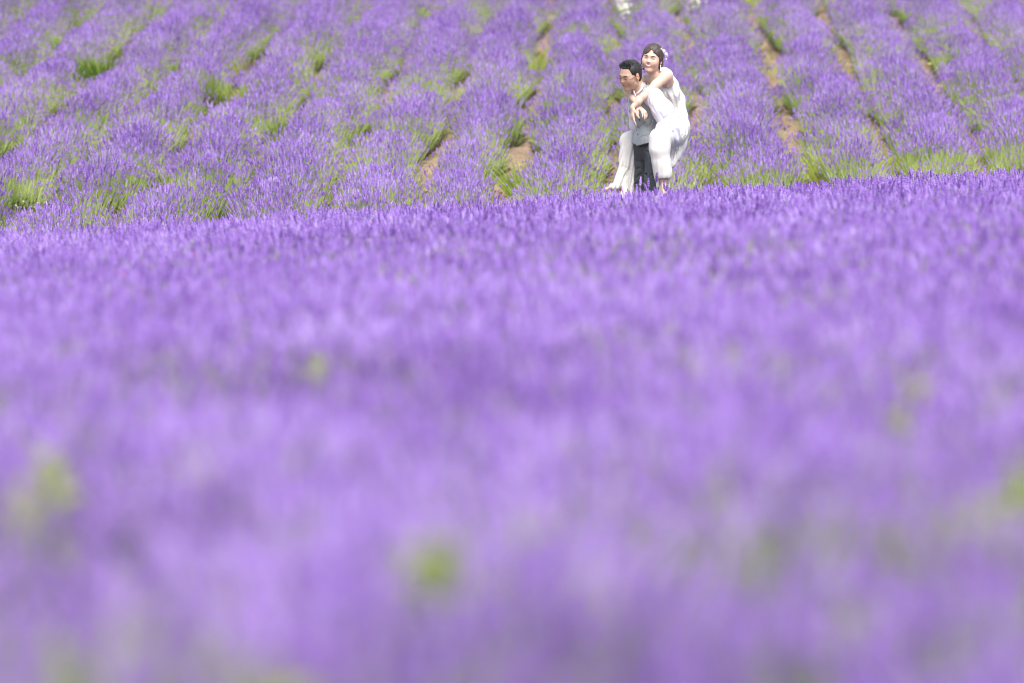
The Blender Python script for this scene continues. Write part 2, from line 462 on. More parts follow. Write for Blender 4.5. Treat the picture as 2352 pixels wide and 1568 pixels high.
# near field: one flowering mass, from in front of the camera up to the footpath
FORE_LOW = [(1020, 1420, .30), (60, 1090, .35), (120, 1010, .3), (20, 1160, .35), (2340, 1180, .5), (2110, 850, .3), (640, 1560, .5), (300, 1400, .25), (2240, 930, .3), (1230, 990, .25), (470, 690, .35), (1700, 1450, .3), (2000, 1540, .4), (1520, 1360, .2), (1350, 1560, .2)]
def fore_spot(px, py):
    d = 13067 * (CAM_H - 0.54) / (py - HOR)
    return (px - 1176) / 13067 * d, d
FL = [(*fore_spot(a, b), r) for a, b, r in FORE_LOW]
def near_field():
    rr = np.random.default_rng(5)
    P, V, RT, S = [], [], [], []
    y = 3.6
    row = 0
    while y < 54:
        half = 0.09 * y + 1.6
        step = 0.335
        x = -half + (step / 2 if row % 2 else 0)
        while x < half:
            px = x + rr.normal(0, .06); py = y + rr.normal(0, .06)
            x += step
            e = float(edge_y(px)) + rr.normal(0, 0.06)
            if py > e: continue
            low = 1.0; g = 0
            for bx, by, r in FL:
                q = ((px - bx) ** 2 + ((py - by) * 0.6) ** 2) / (r * r)
                if q < 1: low = min(low, 0.66 + 0.3 * q); g = 1
            n = vnoise(px * 0.9, py * 0.5, 21) * 0.6 + vnoise(px * 2.1, py * 1.3, 23) * 0.4
            if g == 0 and (n > 0.62 or rr.random() < 0.10) and py < 34: g = 1
            if g == 0 and e - py < 1.6 and rr.random() < 0.35: g = 1
            v = rr.integers(0, 4) if g == 0 else (4 + rr.integers(0, 2) if g == 1 else 6 + rr.integers(0, 2))
            s = rr.uniform(0.93, 1.06) * low * (0.92 + 0.06 * vnoise(px * 0.6, py * 0.3, 31) + 0.12 * vnoise(px * 2.6, py * 1.6, 33))
            P.append((px, py, float(ground(px, py)) - 0.01)); V.append(v)
            RT.append((rr.normal(0, .05), rr.normal(0, .05), rr.uniform(0, 6.28))); S.append((s * 1.02, s * 1.02, s * 0.97))
        y += 0.30
        row += 1
    o = scatter("lavender_field", BUSH_TREE, P, V, RT, S)
    tag(o, "dense purple lavender field in the foreground, blurred towards the camera", "lavender field", kind="stuff")
    print("near bushes", len(P))
near_field()
# ------------------------------------------------------------------ bodies and clothes: smooth-blended volumes turned into one surface
def V3(*a): return np.array(a, float)
def nrm(v):
    v = np.asarray(v, float); return v / (np.linalg.norm(v) + 1e-12)

def surface_nets(D, org, h):
    """mesh of the zero level of D (negative inside)"""
    nx, ny, nz = D.shape
    ins = D < 0
    def c(a, i, j, k): return a[i:nx - 1 + i, j:ny - 1 + j, k:nz - 1 + k]
    cnt = np.zeros((nx - 1, ny - 1, nz - 1), np.int8)
    for i in (0, 1):
        for j in (0, 1):
            for k in (0, 1): cnt += c(ins, i, j, k)
    act = np.argwhere((cnt > 0) & (cnt < 8))
    idx = -np.ones(cnt.shape, np.int64)
    idx[act[:, 0], act[:, 1], act[:, 2]] = np.arange(len(act))
    P = np.zeros((len(act), 3)); W = np.zeros(len(act))
    a0, a1, a2 = act.T
    corners = [(i, j, k) for i in (0, 1) for j in (0, 1) for k in (0, 1)]
    val = {q: D[a0 + q[0], a1 + q[1], a2 + q[2]].astype(float) for q in corners}
    for p in corners:
        for ax in range(3):
            if p[ax]: continue
            q = list(p); q[ax] = 1; q = tuple(q)
            va, vb = val[p], val[q]
            m = (va < 0) != (vb < 0)
            t = np.where(m, va / np.where(m, va - vb, 1), 0)
            for d in range(3):
                P[:, d] += np.where(m, p[d] + (t if d == ax else 0), 0)
            W += m
    P = (P / W[:, None] + act) * h + org
    F = []
    for ax in range(3):
        sl0 = [slice(None)] * 3; sl1 = [slice(None)] * 3
        sl0[ax] = slice(0, -1); sl1[ax] = slice(1, None)
        A, B = ins[tuple(sl0)], ins[tuple(sl1)]
        E = np.argwhere(A != B)
        b, cc = [(1, 2), (2, 0), (0, 1)][ax]
        ok = (E[:, b] > 0) & (E[:, cc] > 0) & (E[:, b] < D.shape[b] - 1) & (E[:, cc] < D.shape[cc] - 1)
        E = E[ok]
        q = []
        for db, dc in ((-1, -1), (0, -1), (0, 0), (-1, 0)):
            t = E.copy(); t[:, b] += db; t[:, cc] += dc
            q.append(idx[t[:, 0], t[:, 1], t[:, 2]])
        q = np.stack(q, 1)
        flip = ~A[E[:, 0], E[:, 1], E[:, 2]]
        q[flip] = q[flip][:, ::-1]
        F.append(q)
    F = np.concatenate(F)
    F = F[(F >= 0).all(1)]
    return P, F

class Vol:
    def __init__(s, lo, hi, h):
        s.lo = np.asarray(lo, float); s.h = h
        s.n = np.ceil((np.asarray(hi, float) - s.lo) / h).astype(int) + 1
        s.D = np.full(s.n, 0.2, np.float32)
        s.ax = [s.lo[i] + h * np.arange(s.n[i]) for i in range(3)]
    def box(s, lo, hi):
        a = np.clip(np.floor((np.asarray(lo) - s.lo) / s.h).astype(int), 0, s.n)
        b = np.clip(np.ceil((np.asarray(hi) - s.lo) / s.h).astype(int) + 1, 0, s.n)
        return tuple(slice(int(x), int(y)) for x, y in zip(a, b))
    def pts(s, sl):
        return np.meshgrid(s.ax[0][sl[0]], s.ax[1][sl[1]], s.ax[2][sl[2]], indexing='ij')
    def blend(s, sl, d, k, op='add'):
        o = s.D[sl]
        if op == 'add':
            if k > 0:
                hh = np.maximum(k - np.abs(o - d), 0) / k
                s.D[sl] = np.minimum(o, d) - hh * hh * k * 0.25
            else: s.D[sl] = np.minimum(o, d)
        elif op == 'sub':
            d = -d
            hh = np.maximum(k - np.abs(o - d), 0) / k if k > 0 else 0
            s.D[sl] = np.maximum(o, d) + hh * hh * k * 0.25
        elif op == 'int':
            hh = np.maximum(k - np.abs(o - d), 0) / k if k > 0 else 0
            s.D[sl] = np.maximum(o, d) + hh * hh * k * 0.25
    def cap(s, a, b, ra, rb, k=0.02, op='add', flat=None):
        """tapered limb from a to b; flat=(normal, factor) squashes it along normal"""
        a = np.asarray(a, float); b = np.asarray(b, float)
        m = max(ra, rb) * (max(1.0, 1 / flat[1]) if flat else 1) + k + 0.03
        sl = s.box(np.minimum(a, b) - m, np.maximum(a, b) + m)
        X, Y, Z = s.pts(sl)
        ab = b - a; L = float(ab @ ab) + 1e-12
        t = np.clip(((X - a[0]) * ab[0] + (Y - a[1]) * ab[1] + (Z - a[2]) * ab[2]) / L, 0, 1)
        dx, dy, dz = X - a[0] - t * ab[0], Y - a[1] - t * ab[1], Z - a[2] - t * ab[2]
        if flat:
            n = nrm(flat[0]); q = dx * n[0] + dy * n[1] + dz * n[2]
            g = 1 / flat[1] - 1
            dx, dy, dz = dx + n[0] * q * g, dy + n[1] * q * g, dz + n[2] * q * g
        d = np.sqrt(dx * dx + dy * dy + dz * dz) - (ra + (rb - ra) * t)
        s.blend(sl, d.astype(np.float32), k, op)
    def chain(s, pts, rads, k=0.02, **kw):
        for i in range(len(pts) - 1): s.cap(pts[i], pts[i + 1], rads[i], rads[i + 1], k, **kw)
    def ell(s, c, r, B=None, k=0.02, op='add'):
        """ellipsoid; B = 3x3 rows: its axes"""
        c = np.asarray(c, float); r = np.asarray(r, float)
        B = np.eye(3) if B is None else np.asarray(B, float)
        m = r.max() + k + 0.03
        sl = s.box(c - m, c + m)
        X, Y, Z = s.pts(sl)
        X, Y, Z = X - c[0], Y - c[1], Z - c[2]
        p = [(X * B[i][0] + Y * B[i][1] + Z * B[i][2]) for i in range(3)]
        k0 = np.sqrt(sum((p[i] / r[i]) ** 2 for i in range(3)))
        k1 = np.sqrt(sum((p[i] / r[i] ** 2) ** 2 for i in range(3))) + 1e-9
        d = np.where(k0 < 1e-4, -r.min(), k0 * (k0 - 1) / k1)
        s.blend(sl, d.astype(np.float32), k, op)
    def half(s, p, n, k=0.0, lo=None, hi=None):
        """cut away everything on the side the normal n points to"""
        sl = s.box(s.lo if lo is None else lo, s.lo + s.h * s.n if hi is None else hi)
        X, Y, Z = s.pts(sl); n = nrm(n)
        s.blend(sl, ((X - p[0]) * n[0] + (Y - p[1]) * n[1] + (Z - p[2]) * n[2]).astype(np.float32), k, 'int')
    def hit(s, px, py):
        """first point of the surface on the sight line through photo pixel (3000 wide)"""
        ys = np.arange(s.ax[1][0], s.ax[1][-1], s.h * 0.5)
        x = (px - 1500) / 16667 * ys; z = CAM_H + (HOR * 3000 / 2352 - py) / 16667 * ys
        i = np.clip(np.round((x - s.lo[0]) / s.h).astype(int), 0, s.n[0] - 1)
        j = np.clip(np.round((ys - s.lo[1]) / s.h).astype(int), 0, s.n[1] - 1)
        k = np.clip(np.round((z - s.lo[2]) / s.h).astype(int), 0, s.n[2] - 1)
        m = np.nonzero(s.D[i, j, k] < 0)[0]
        return None if len(m) == 0 else V3(x[m[0]], ys[m[0]], z[m[0]])
    def crease(s, pts, r=0.006, k=0.014, lift=0.003, px=None):
        """a pulled fold: a groove along the surface through the photo points, with a soft ridge beside it"""
        H = [h for h in (s.hit(*px(*p)) for p in pts) if h is not None]
        n = len(H)
        for i in range(n - 1):
            ra, rb = (r * (0.35 + 0.65 * math.sin(math.pi * (i + q) / max(1, n - 1))) for q in (0, 1))
            off = V3(0.010, 0.002, 0.006)
            s.cap(H[i] + off + V3(0, 0.006, 0), H[i + 1] + off + V3(0, 0.006, 0), ra * 1.0, rb * 1.0, k)
        for i in range(n - 1):
            ra, rb = (r * (0.35 + 0.65 * math.sin(math.pi * (i + q) / max(1, n - 1))) for q in (0, 1))
            s.cap(H[i] - V3(0, lift, 0), H[i + 1] - V3(0, lift, 0), ra, rb, k * 0.6, 'sub')
    def disp(s, fn, band=0.05):
        """add fn(X, Y, Z) metres near the surface"""
        m = np.argwhere(np.abs(s.D) < band)
        X, Y, Z = (s.ax[i][m[:, i]] for i in range(3))
        s.D[m[:, 0], m[:, 1], m[:, 2]] += fn(X, Y, Z).astype(np.float32)
    def mesh(s, name, mats, idx_fn=None, tint_fn=None, smooth=2):
        P, F = surface_nets(s.D, s.lo, s.h)
        # a light relax, keeps the volume
        if smooth:
            E = np.concatenate([F[:, [0, 1]], F[:, [1, 2]], F[:, [2, 3]], F[:, [3, 0]]])
            deg = np.bincount(E.ravel(), minlength=len(P)).astype(float)
            for it in range(smooth * 2):
                A = np.zeros_like(P)
                for d in range(3):
                    A[:, d] = np.bincount(E[:, 0], P[E[:, 1], d], len(P)) + np.bincount(E[:, 1], P[E[:, 0], d], len(P))
                A /= np.maximum(deg, 1)[:, None]
                P = P + (0.5 if it % 2 == 0 else -0.52) * (A - P)
        mi = None
        if idx_fn is not None:
            C = P[F].mean(1); mi = idx_fn(C[:, 0], C[:, 1], C[:, 2])
        me = mesh_np(name, P, F, mats, mi, True)
        a = me.attributes.new("tint", 'FLOAT_COLOR', 'POINT')
        T = np.ones((len(me.vertices), 4), np.float32)
        if tint_fn is not None: T[:, :3] = tint_fn(P)
        a.data.foreach_set("color", T.ravel())
        return me

def n3(P, s, seed=0):
    """smooth 3-d noise, -1..1, by summed sines"""
    X, Y, Z = P
    r = np.random.default_rng(seed)
    o = 0
    for i in range(6):
        k = r.normal(0, 1, 3) * s
        o = o + np.sin(X * k[0] + Y * k[1] + Z * k[2] + r.uniform(0, 6.28))
    return o / 3.0
# ------------------------------------------------------------------ the couple
def PT(u, v, dy):
    """a point at depth 46+dy m; u, v count 1/4.9 of a 3000-wide photo pixel from (1750, 110): about 0.56 mm there"""
    px, py = 1750 + u / 4.9, 110 + v / 4.9
    y = 46.0 + dy
    return V3((px - 1500) / 16667 * y, y, CAM_H + (HOR * 3000 / 2352 - py) / 16667 * y)
def PB(u, v, dy):                              # same, counted from (1750, 350) in 1/5.406 pixels
    return PT(u * 4.9 / 5.406, v * 4.9 / 5.406 + 240 * 4.9, dy)

def pxT(u, v): return 1750 + u / 4.9, 110 + v / 4.9
def pxB(u, v): return 1750 + u / 5.406, 350 + v / 5.406

def skin_mat():
    m, nt, out = new_mat("skin")
    N, L = nt.nodes.new, nt.links.new
    at = N("ShaderNodeAttribute"); at.attribute_name = "tint"
    b = N("ShaderNodeBsdfPrincipled"); b.inputs["Roughness"].default_value = 0.5
    b.inputs["Subsurface Weight"].default_value = 0.15; b.inputs["Subsurface Radius"].default_value = (0.012, 0.005, 0.003); b.inputs["Subsurface Scale"].default_value = 1.0
    L(at.outputs["Color"], b.inputs["Base Color"]); L(b.outputs[0], out.inputs[0])
    return m
def cloth_mat(name, col, rough=0.85, weave=0.0, trans=0.0, sheen=0.0, scale=350):
    m, nt, out = new_mat(name)
    N, L = nt.nodes.new, nt.links.new
    b = N("ShaderNodeBsdfPrincipled"); b.inputs["Roughness"].default_value = rough; b.inputs["Specular IOR Level"].default_value = 0.3
    b.inputs["Sheen Weight"].default_value = sheen
    tc = N("ShaderNodeTexCoord"); nz = N("ShaderNodeTexNoise"); nz.inputs["Scale"].default_value = scale; nz.inputs["Detail"].default_value = 2
    L(tc.outputs["Object"], nz.inputs["Vector"])
    cr = ramp(nt, [(0.3, tuple(c * (1 - weave) for c in col)), (0.7, col)]); L(nz.outputs["Fac"], cr.inputs[0]); L(cr.outputs[0], b.inputs["Base Color"])
    n2 = N("ShaderNodeTexNoise"); n2.inputs["Scale"].default_value = 14; n2.inputs["Detail"].default_value = 3
    L(tc.outputs["Object"], n2.inputs["Vector"])
    bp = N("ShaderNodeBump"); bp.inputs["Strength"].default_value = 0.35; bp.inputs["Distance"].default_value = 0.012
    L(n2.outputs["Fac"], bp.inputs["Height"]); L(bp.outputs[0], b.inputs["Normal"])
    if trans > 0:
        t = N("ShaderNodeBsdfTranslucent"); t.inputs["Color"].default_value = (*col, 1)
        ms = N("ShaderNodeMixShader"); ms.inputs[0].default_value = trans
        L(b.outputs[0], ms.inputs[1]); L(t.outputs[0], ms.inputs[2]); L(ms.outputs[0], out.inputs[0])
    else: L(b.outputs[0], out.inputs[0])
    return m
def plain_mat(name, col, rough=0.4, metal=0.0, spec=0.5):
    m, nt, out = new_mat(name)
    b = nt.nodes.new("ShaderNodeBsdfPrincipled"); b.inputs["Base Color"].default_value = (*col, 1)
    b.inputs["Roughness"].default_value = rough; b.inputs["Metallic"].default_value = metal; b.inputs["Specular IOR Level"].default_value = spec
    nt.links.new(b.outputs[0], out.inputs[0]); return m
def hair_mat(name, dark, light):
    m, nt, out = new_mat(name)
    N, L = nt.nodes.new, nt.links.new
    tc = N("ShaderNodeTexCoord"); mp = N("ShaderNodeMapping"); mp.inputs["Scale"].default_value = (160, 160, 25)
    nz = N("ShaderNodeTexNoise"); nz.inputs["Scale"].default_value = 1.0; nz.inputs["Detail"].default_value = 3
    L(tc.outputs["Object"], mp.inputs[0]); L(mp.outputs[0], nz.inputs["Vector"])
    cr = ramp(nt, [(0.35, dark), (0.7, light)]); L(nz.outputs["Fac"], cr.inputs[0])
    b = N("ShaderNodeBsdfPrincipled"); b.inputs["Roughness"].default_value = 0.55
    L(cr.outputs[0], b.inputs["Base Color"])
    bp = N("ShaderNodeBump"); bp.inputs["Strength"].default_value = 0.7; bp.inputs["Distance"].default_value = 0.004
    L(nz.outputs["Fac"], bp.inputs["Height"]); L(bp.outputs[0], b.inputs["Normal"])
    L(b.outputs[0], out.inputs[0]); return m

M_SKIN = skin_mat()
M_VEST = cloth_mat("vest_wool", (0.38, 0.41, 0.42), weave=0.25)
M_LINING = cloth_mat("burgundy_satin", (0.16, 0.045, 0.07), rough=0.5)
M_SHIRT = cloth_mat("white_cotton", (0.70, 0.71, 0.80), rough=0.8)
M_TROUSER = cloth_mat("charcoal_wool", (0.075, 0.086, 0.094), weave=0.3)
M_DRESS = cloth_mat("ivory_chiffon", (0.80, 0.785, 0.74), rough=0.8, trans=0.12)
M_TIE = cloth_mat("silver_satin", (0.30, 0.33, 0.35), rough=0.45, weave=0.35, scale=160)
M_MHAIR = hair_mat("black_hair", (0.005, 0.005, 0.005), (0.025, 0.024, 0.023))
M_WHAIR = hair_mat("dark_brown_hair", (0.014, 0.010, 0.008), (0.12, 0.085, 0.065))
M_BLACK = plain_mat("black_plastic", (0.02, 0.02, 0.022))
M_METAL = plain_mat("spectacle_metal", (0.05, 0.045, 0.05), 0.4, 0.3)
M_LINE = plain_mat("lash_and_brow", (0.012, 0.009, 0.008), 0.9, spec=0.1)
M_BROW = plain_mat("soft_brow", (0.05, 0.03, 0.022), 0.9, spec=0.1)
M_LIP = plain_mat("lips", (0.66, 0.20, 0.20), 0.4)
M_TEETH = plain_mat("teeth", (0.85, 0.83, 0.78), 0.25)
M_MOUTH = plain_mat("mouth_inside", (0.16, 0.03, 0.03), 0.5)
M_EYE = plain_mat("eye_white", (0.75, 0.72, 0.7), 0.2)
M_PEARL = plain_mat("pearl", (0.85, 0.84, 0.8), 0.2)
M_SHOE = plain_mat("shoe_leather", (0.02, 0.018, 0.016), 0.3)
def lens_mat():
    m, nt, out = new_mat("spectacle_glass")
    b = nt.nodes.new("ShaderNodeBsdfGlossy"); b.inputs["Roughness"].default_value = 0.05
    t = nt.nodes.new("ShaderNodeBsdfTransparent"); ms = nt.nodes.new("ShaderNodeMixShader"); ms.inputs[0].default_value = 0.04
    nt.links.new(t.outputs[0], ms.inputs[1]); nt.links.new(b.outputs[0], ms.inputs[2]); nt.links.new(ms.outputs[0], out.inputs[0])
    return m
M_LENS = lens_mat()

def tube(pts, rads, sides=6):
    """closed tapered tube through the points"""
    V, F = [], []
    pts = [np.asarray(p, float) for p in pts]; n = len(pts)
    for k, p in enumerate(pts):
        d = pts[min(k + 1, n - 1)] - pts[max(k - 1, 0)]
        u, v, _ = frame(d)
        if k == 0: u0 = u
        else:
            w = nrm(d); u = nrm(u0 - w * (u0 @ w)); v = np.cross(w, u); u0 = u
        for j in range(sides):
            a = 6.2832 * j / sides
            V.append(p + rads[k] * (u * math.cos(a) + v * math.sin(a)))
    for k in range(n - 1):
        for j in range(sides):
            F.append((k * sides + j, k * sides + (j + 1) % sides, (k + 1) * sides + (j + 1) % sides, (k + 1) * sides + j))
    F.append(tuple(range(sides))[::-1]); F.append(tuple(range((n - 1) * sides, n * sides)))
    return V, F
def join(parts):
    V, F = [], []
    for v, f in parts:
        b = len(V); V += list(v); F += [tuple(b + i for i in q) for q in f]
    return V, F
def ball(c, r, B=None, nu=8, nv=6):
    r = np.broadcast_to(np.asarray(r, float), (3,)); B = np.eye(3) if B is None else B
    V, F = [], []
    for i in range(nv + 1):
        th = math.pi * i / nv
        for j in range(nu):
            ph = 6.2832 * j / nu
            l = V3(math.sin(th) * math.cos(ph), math.sin(th) * math.sin(ph), math.cos(th)) * r
            V.append(np.asarray(c) + l @ B)
    for i in range(nv):
        for j in range(nu):
            F.append((i * nu + j, i * nu + (j + 1) % nu, (i + 1) * nu + (j + 1) % nu, (i + 1) * nu + j))
    return V, F
def part(name, VF, mat, parent, smooth=True, mi=None, mats=None):
    V, F = VF
    me = mesh_np(name, [np.asarray(v) for v in V], F, mats or [mat], mi, smooth)
    return link(name, me, parent)

class Head:
    """face frame: r = towards the person's left ear, f = where the face looks, u = up"""
    def __init__(s, c, heading, pitch, roll, scale=1.0):
        # heading: angle of the gaze in plan, degrees from straight at the camera, positive = towards the picture's left
        a = R(heading)
        f = V3(-math.sin(a), -math.cos(a), 0); u = V3(0, 0, 1); r = np.cross(u, f)   # r: the person's left
        f, u = f * math.cos(R(pitch)) - u * math.sin(R(pitch)), u * math.cos(R(pitch)) + f * math.sin(R(pitch))
        r, u = r * math.cos(R(roll)) + u * math.sin(R(roll)), u * math.cos(R(roll)) - r * math.sin(R(roll))
        s.c = np.asarray(c, float); s.r, s.f, s.u, s.k = r, f, u, scale
        s.B = np.stack([r, f, u])
    def P(s, a, b, c): return s.c + s.k * (s.r * a + s.f * b + s.u * c)
    def loc(s, P):
        Q = (np.asarray(P) - s.c) @ s.B.T
        return Q / s.k

def build_head(vol, H, female=False):
    k = H.k
    e = lambda c, r, kk=0.02, op='add': vol.ell(H.P(*c), V3(*r) * k, H.B, kk * k, op)
    cp = lambda a, b, ra, rb, kk=0.01, op='add': vol.cap(H.P(*a), H.P(*b), ra * k, rb * k, kk * k, op)
    e((0, -0.006, 0.034), (0.074, 0.092, 0.086))
    e((0, 0.022, -0.022), (0.058 if female else 0.060, 0.066, 0.080), 0.03)
    for s in (-1, 1):
        e((s * 0.040, 0.052, -0.020), (0.026, 0.028, 0.034), 0.035)      # cheeks
        cp((s * (0.045 if female else 0.050), 0.005, -0.058), (s * 0.014, 0.062, -0.092), 0.013, 0.014, 0.03)   # jaw
        cp((s * 0.012, 0.083, 0.026), (s * 0.045, 0.066, 0.026), 0.009, 0.007, 0.02)      # brow
        e((s * 0.031, 0.088, 0.006), (0.015, 0.007, 0.009), 0.014, 'sub')   # eye hollow
        e((s * 0.031, 0.072, 0.005), (0.014, 0.0105, 0.010), 0.010)          # eyelid / eyeball
        e((s * 0.077, -0.008, -0.004), (0.009, 0.018, 0.031), 0.008)        # ear
        e((s * 0.086, -0.004, -0.002), (0.006, 0.009, 0.016), 0.006, 'sub')
        e((s * 0.0085, 0.094, -0.026), (0.0065, 0.008, 0.006), 0.006)       # nostril
    cp((0, 0.082, 0.016), (0, 0.099, -0.018), 0.006, 0.0085, 0.012)
    e((0, 0.099, -0.023), (0.009, 0.009, 0.008), 0.008)
    e((0, 0.070, -0.052), (0.026, 0.018, 0.020), 0.02)                      # mouth mound
    e((0, 0.064, -0.094), (0.018, 0.016, 0.015), 0.025)                     # chin
    if not female:
        cp((-0.017, 0.084, -0.0515), (0, 0.089, -0.0500), 0.003, 0.0042, 0.004); cp((0.017, 0.084, -0.0515), (0, 0.089, -0.0500), 0.003, 0.0042, 0.004)
        cp((-0.013, 0.083, -0.0600), (0.013, 0.083, -0.0600), 0.0045, 0.0045, 0.004)
    else:
        for s in (-1, 1):
            cp((s * 0.024, 0.078, -0.046), (0, 0.088, -0.0475), 0.003, 0.004, 0.004)
            cp((s * 0.022, 0.078, -0.050), (0, 0.086, -0.066), 0.003, 0.0052, 0.004)
            e((s * 0.034, 0.064, -0.030), (0.018, 0.015, 0.018), 0.03)

def face_tint(H, base, lip, blush):
    def fn(P):
        Q = H.loc(P); a, b, c = Q.T
        T = np.tile(np.asarray(base, float), (len(P), 1))
        near = (np.abs(a) < 0.1) & (np.abs(b) < 0.13) & (np.abs(c) < 0.13)
        w = np.exp(-(((a) / 0.019) ** 2 + ((c + 0.056) / 0.009) ** 2) ** 2) * (b > 0.06) * near
        T = T * (1 - w[:, None]) + np.asarray(lip) * w[:, None]
        w = (np.exp(-(((np.abs(a) - 0.042) / 0.02) ** 2 + ((c + 0.022) / 0.018) ** 2)) * (b > 0.02) * 0.5 + np.exp(-((np.abs(a) - 0.08) / 0.008) ** 2 - (c / 0.03) ** 2) * 0.5) * near
        T = T * (1 - w[:, None]) + np.asarray(blush) * w[:, None]
        return T
    return fn

def hand(vol, wrist, fdir, palm_n, thumb_side, curl=(0.3, 0.4, 0.3), spread=0.10, sc=1.0, curls=None):
    """palm + four fingers + thumb. fdir: towards the fingertips; palm_n: the way the palm faces (fingers curl to it);
    thumb_side: +1/-1 picks the side of the palm that carries the thumb"""
    f = nrm(fdir); n = nrm(np.asarray(palm_n, float) - f * (np.asarray(palm_n, float) @ f)); s = np.cross(f, n) * thumb_side
    w = np.asarray(wrist, float)
    pc = w + f * 0.042 * sc
    vol.cap(w - f * 0.01 * sc, w + f * 0.075 * sc, 0.025 * sc, 0.036 * sc, 0.012, flat=(n, 0.42))
    for i, (off, L, r) in enumerate(((0.027, 0.072, 0.0082), (0.009, 0.080, 0.0085), (-0.009, 0.074, 0.0080), (-0.026, 0.058, 0.0072))):
        b = w + f * (0.080 - 0.004 * abs(i - 1)) * sc + s * off * sc
        ang = spread * (1.5 - i) / 1.5
        d = nrm(f + s * ang)
        p = b - d * 0.02 * sc; pts = [p, b]
        c = curl if curls is None else curls[i]
        tot = 0
        for seg, cc in zip((0.45, 0.30, 0.25), c):
            tot += cc
            dd = d * math.cos(tot) + n * math.sin(tot)
            b = b + dd * L * seg * sc; pts.append(b)
        vol.chain(pts, [r * sc * q for q in (1.05, 1.05, 0.98, 0.9, 0.78)], 0.004)
    b = w + f * 0.022 * sc + s * 0.020 * sc + n * 0.006
    d1 = nrm(f * 0.75 + s * 0.65 + n * 0.25); d2 = nrm(f * 0.95 + s * 0.25 + n * 0.35)
    p1 = b + d1 * 0.042 * sc; p2 = p1 + d2 * 0.030 * sc; p3 = p2 + nrm(d2 + n * 0.2) * 0.024 * sc
    vol.chain([b, p1, p2, p3], [0.014 * sc, 0.0105 * sc, 0.0095 * sc, 0.0078 * sc], 0.008)

SKIN_M, SKIN_W = (0.50, 0.325, 0.23), (0.60, 0.415, 0.325)

# ================================================================== the man
FWD = V3(-math.sin(R(55)), -math.cos(R(55)), 0)       # where his chest faces
LEFT = np.cross(V3(0, 0, 1), FWD)                     # his left: towards the camera and the picture's right
UP = V3(0, 0, 1)

man = empty("person", (PT(700, 3160, 0)[0], 46.0, float(ground(PT(700, 3160, 0)[0], 46.0))),
            "dark-haired man in spectacles and grey vest carrying the woman on his back", "person")
def child(name, me, parent=man, root=man):
    o = link(name, me, parent)
    o.matrix_parent_inverse = Matrix.Translation(-root.location)
    return o
def cpart(name, VF, mat, parent=None, root=None, smooth=True):
    root = root or man
    o = part(name, VF, mat, parent or root, smooth)
    if (parent is None) or parent is root: o.matrix_parent_inverse = Matrix.Translation(-root.location)
    else: o.matrix_parent_inverse = Matrix.Identity(4)
    return o

HM = Head(PT(476, 556, -0.13), 50, 18, -7, 0.98)
pelvis = PT(752, 1570, 0.0); waist = PT(742, 1400, -0.01); chest = PT(738, 1080, -0.03); neck0 = PT(640, 800, -0.06)
shL = PT(815, 880, -0.20); shR = PT(560, 900, 0.08)
elL = PT(1028, 1290, -0.25); wrL = PT(1040, 1560, -0.20)
elR = PT(560, 1250, 0.13); wrR = PT(620, 1490, 0.20)
hipL = pelvis + LEFT * 0.085 - UP * 0.02; hipR = pelvis - LEFT * 0.085 - UP * 0.02
knL = PB(838, 1250, -0.10); knR = PB(720, 1250, 0.08)
anL = V3(knL[0] + 0.03, 45.93, 0.09); anR = V3(knR[0] + 0.05, 46.12, 0.09)
TB = np.stack([LEFT, FWD, UP])

def torso(vol, grow=0.0, k=0.05, top=True):
    g = grow
    vol.ell(pelvis + UP * 0.0, (0.138 + g, 0.100 + g, 0.10 + g), TB, k)
    vol.ell(waist, (0.118 + g, 0.084 + g, 0.12 + g), TB, k)
    vol.ell(chest, (0.132 + g, 0.090 + g, 0.16 + g), TB, k)
    if top:
        vol.cap(shL * 0.80 + neck0 * 0.20 , shR * 0.80 + neck0 * 0.20, 0.062 + g, 0.062 + g, k)
        vol.cap(neck0 - UP * 0.03, chest, 0.075 + g, 0.10 + g, k)

lo = V3(min(knR[0], wrR[0]) - 0.30, 45.35, -0.03); hi = V3(elL[0] + 0.22, 46.5, 1.68)
vol = Vol(lo, hi, 0.006)
torso(vol, -0.008)
vol.cap(neck0, HM.P(0, -0.022, -0.05), 0.060, 0.054, 0.03)
build_head(vol, HM)
vol.chain([shL, elL, wrL], [0.050, 0.040, 0.027], 0.03)
vol.chain([shR, elR, wrR], [0.050, 0.040, 0.027], 0.03)
hand(vol, wrL, V3(-0.5, 0.5, 0.2), V3(0.2, 0.2, 0.9), 1, sc=0.98)
hand(vol, wrR, V3(-0.2, 0.5, -0.1), V3(0.1, 0.2, 0.9), -1, sc=0.98)
for h_, k_, a_ in ((hipL, knL, anL), (hipR, knR, anR)):
    vol.chain([h_, k_, a_], [0.066, 0.042, 0.034], 0.04)
    vol.cap(a_ - UP * 0.03, a_ + FWD * 0.16 - UP * 0.055, 0.035, 0.026, 0.02, flat=(UP, 0.8))
child("body", vol.mesh("body", [M_SKIN], tint_fn=face_tint(HM, SKIN_M, (0.50, 0.19, 0.14), (0.62, 0.27, 0.18)), smooth=1))

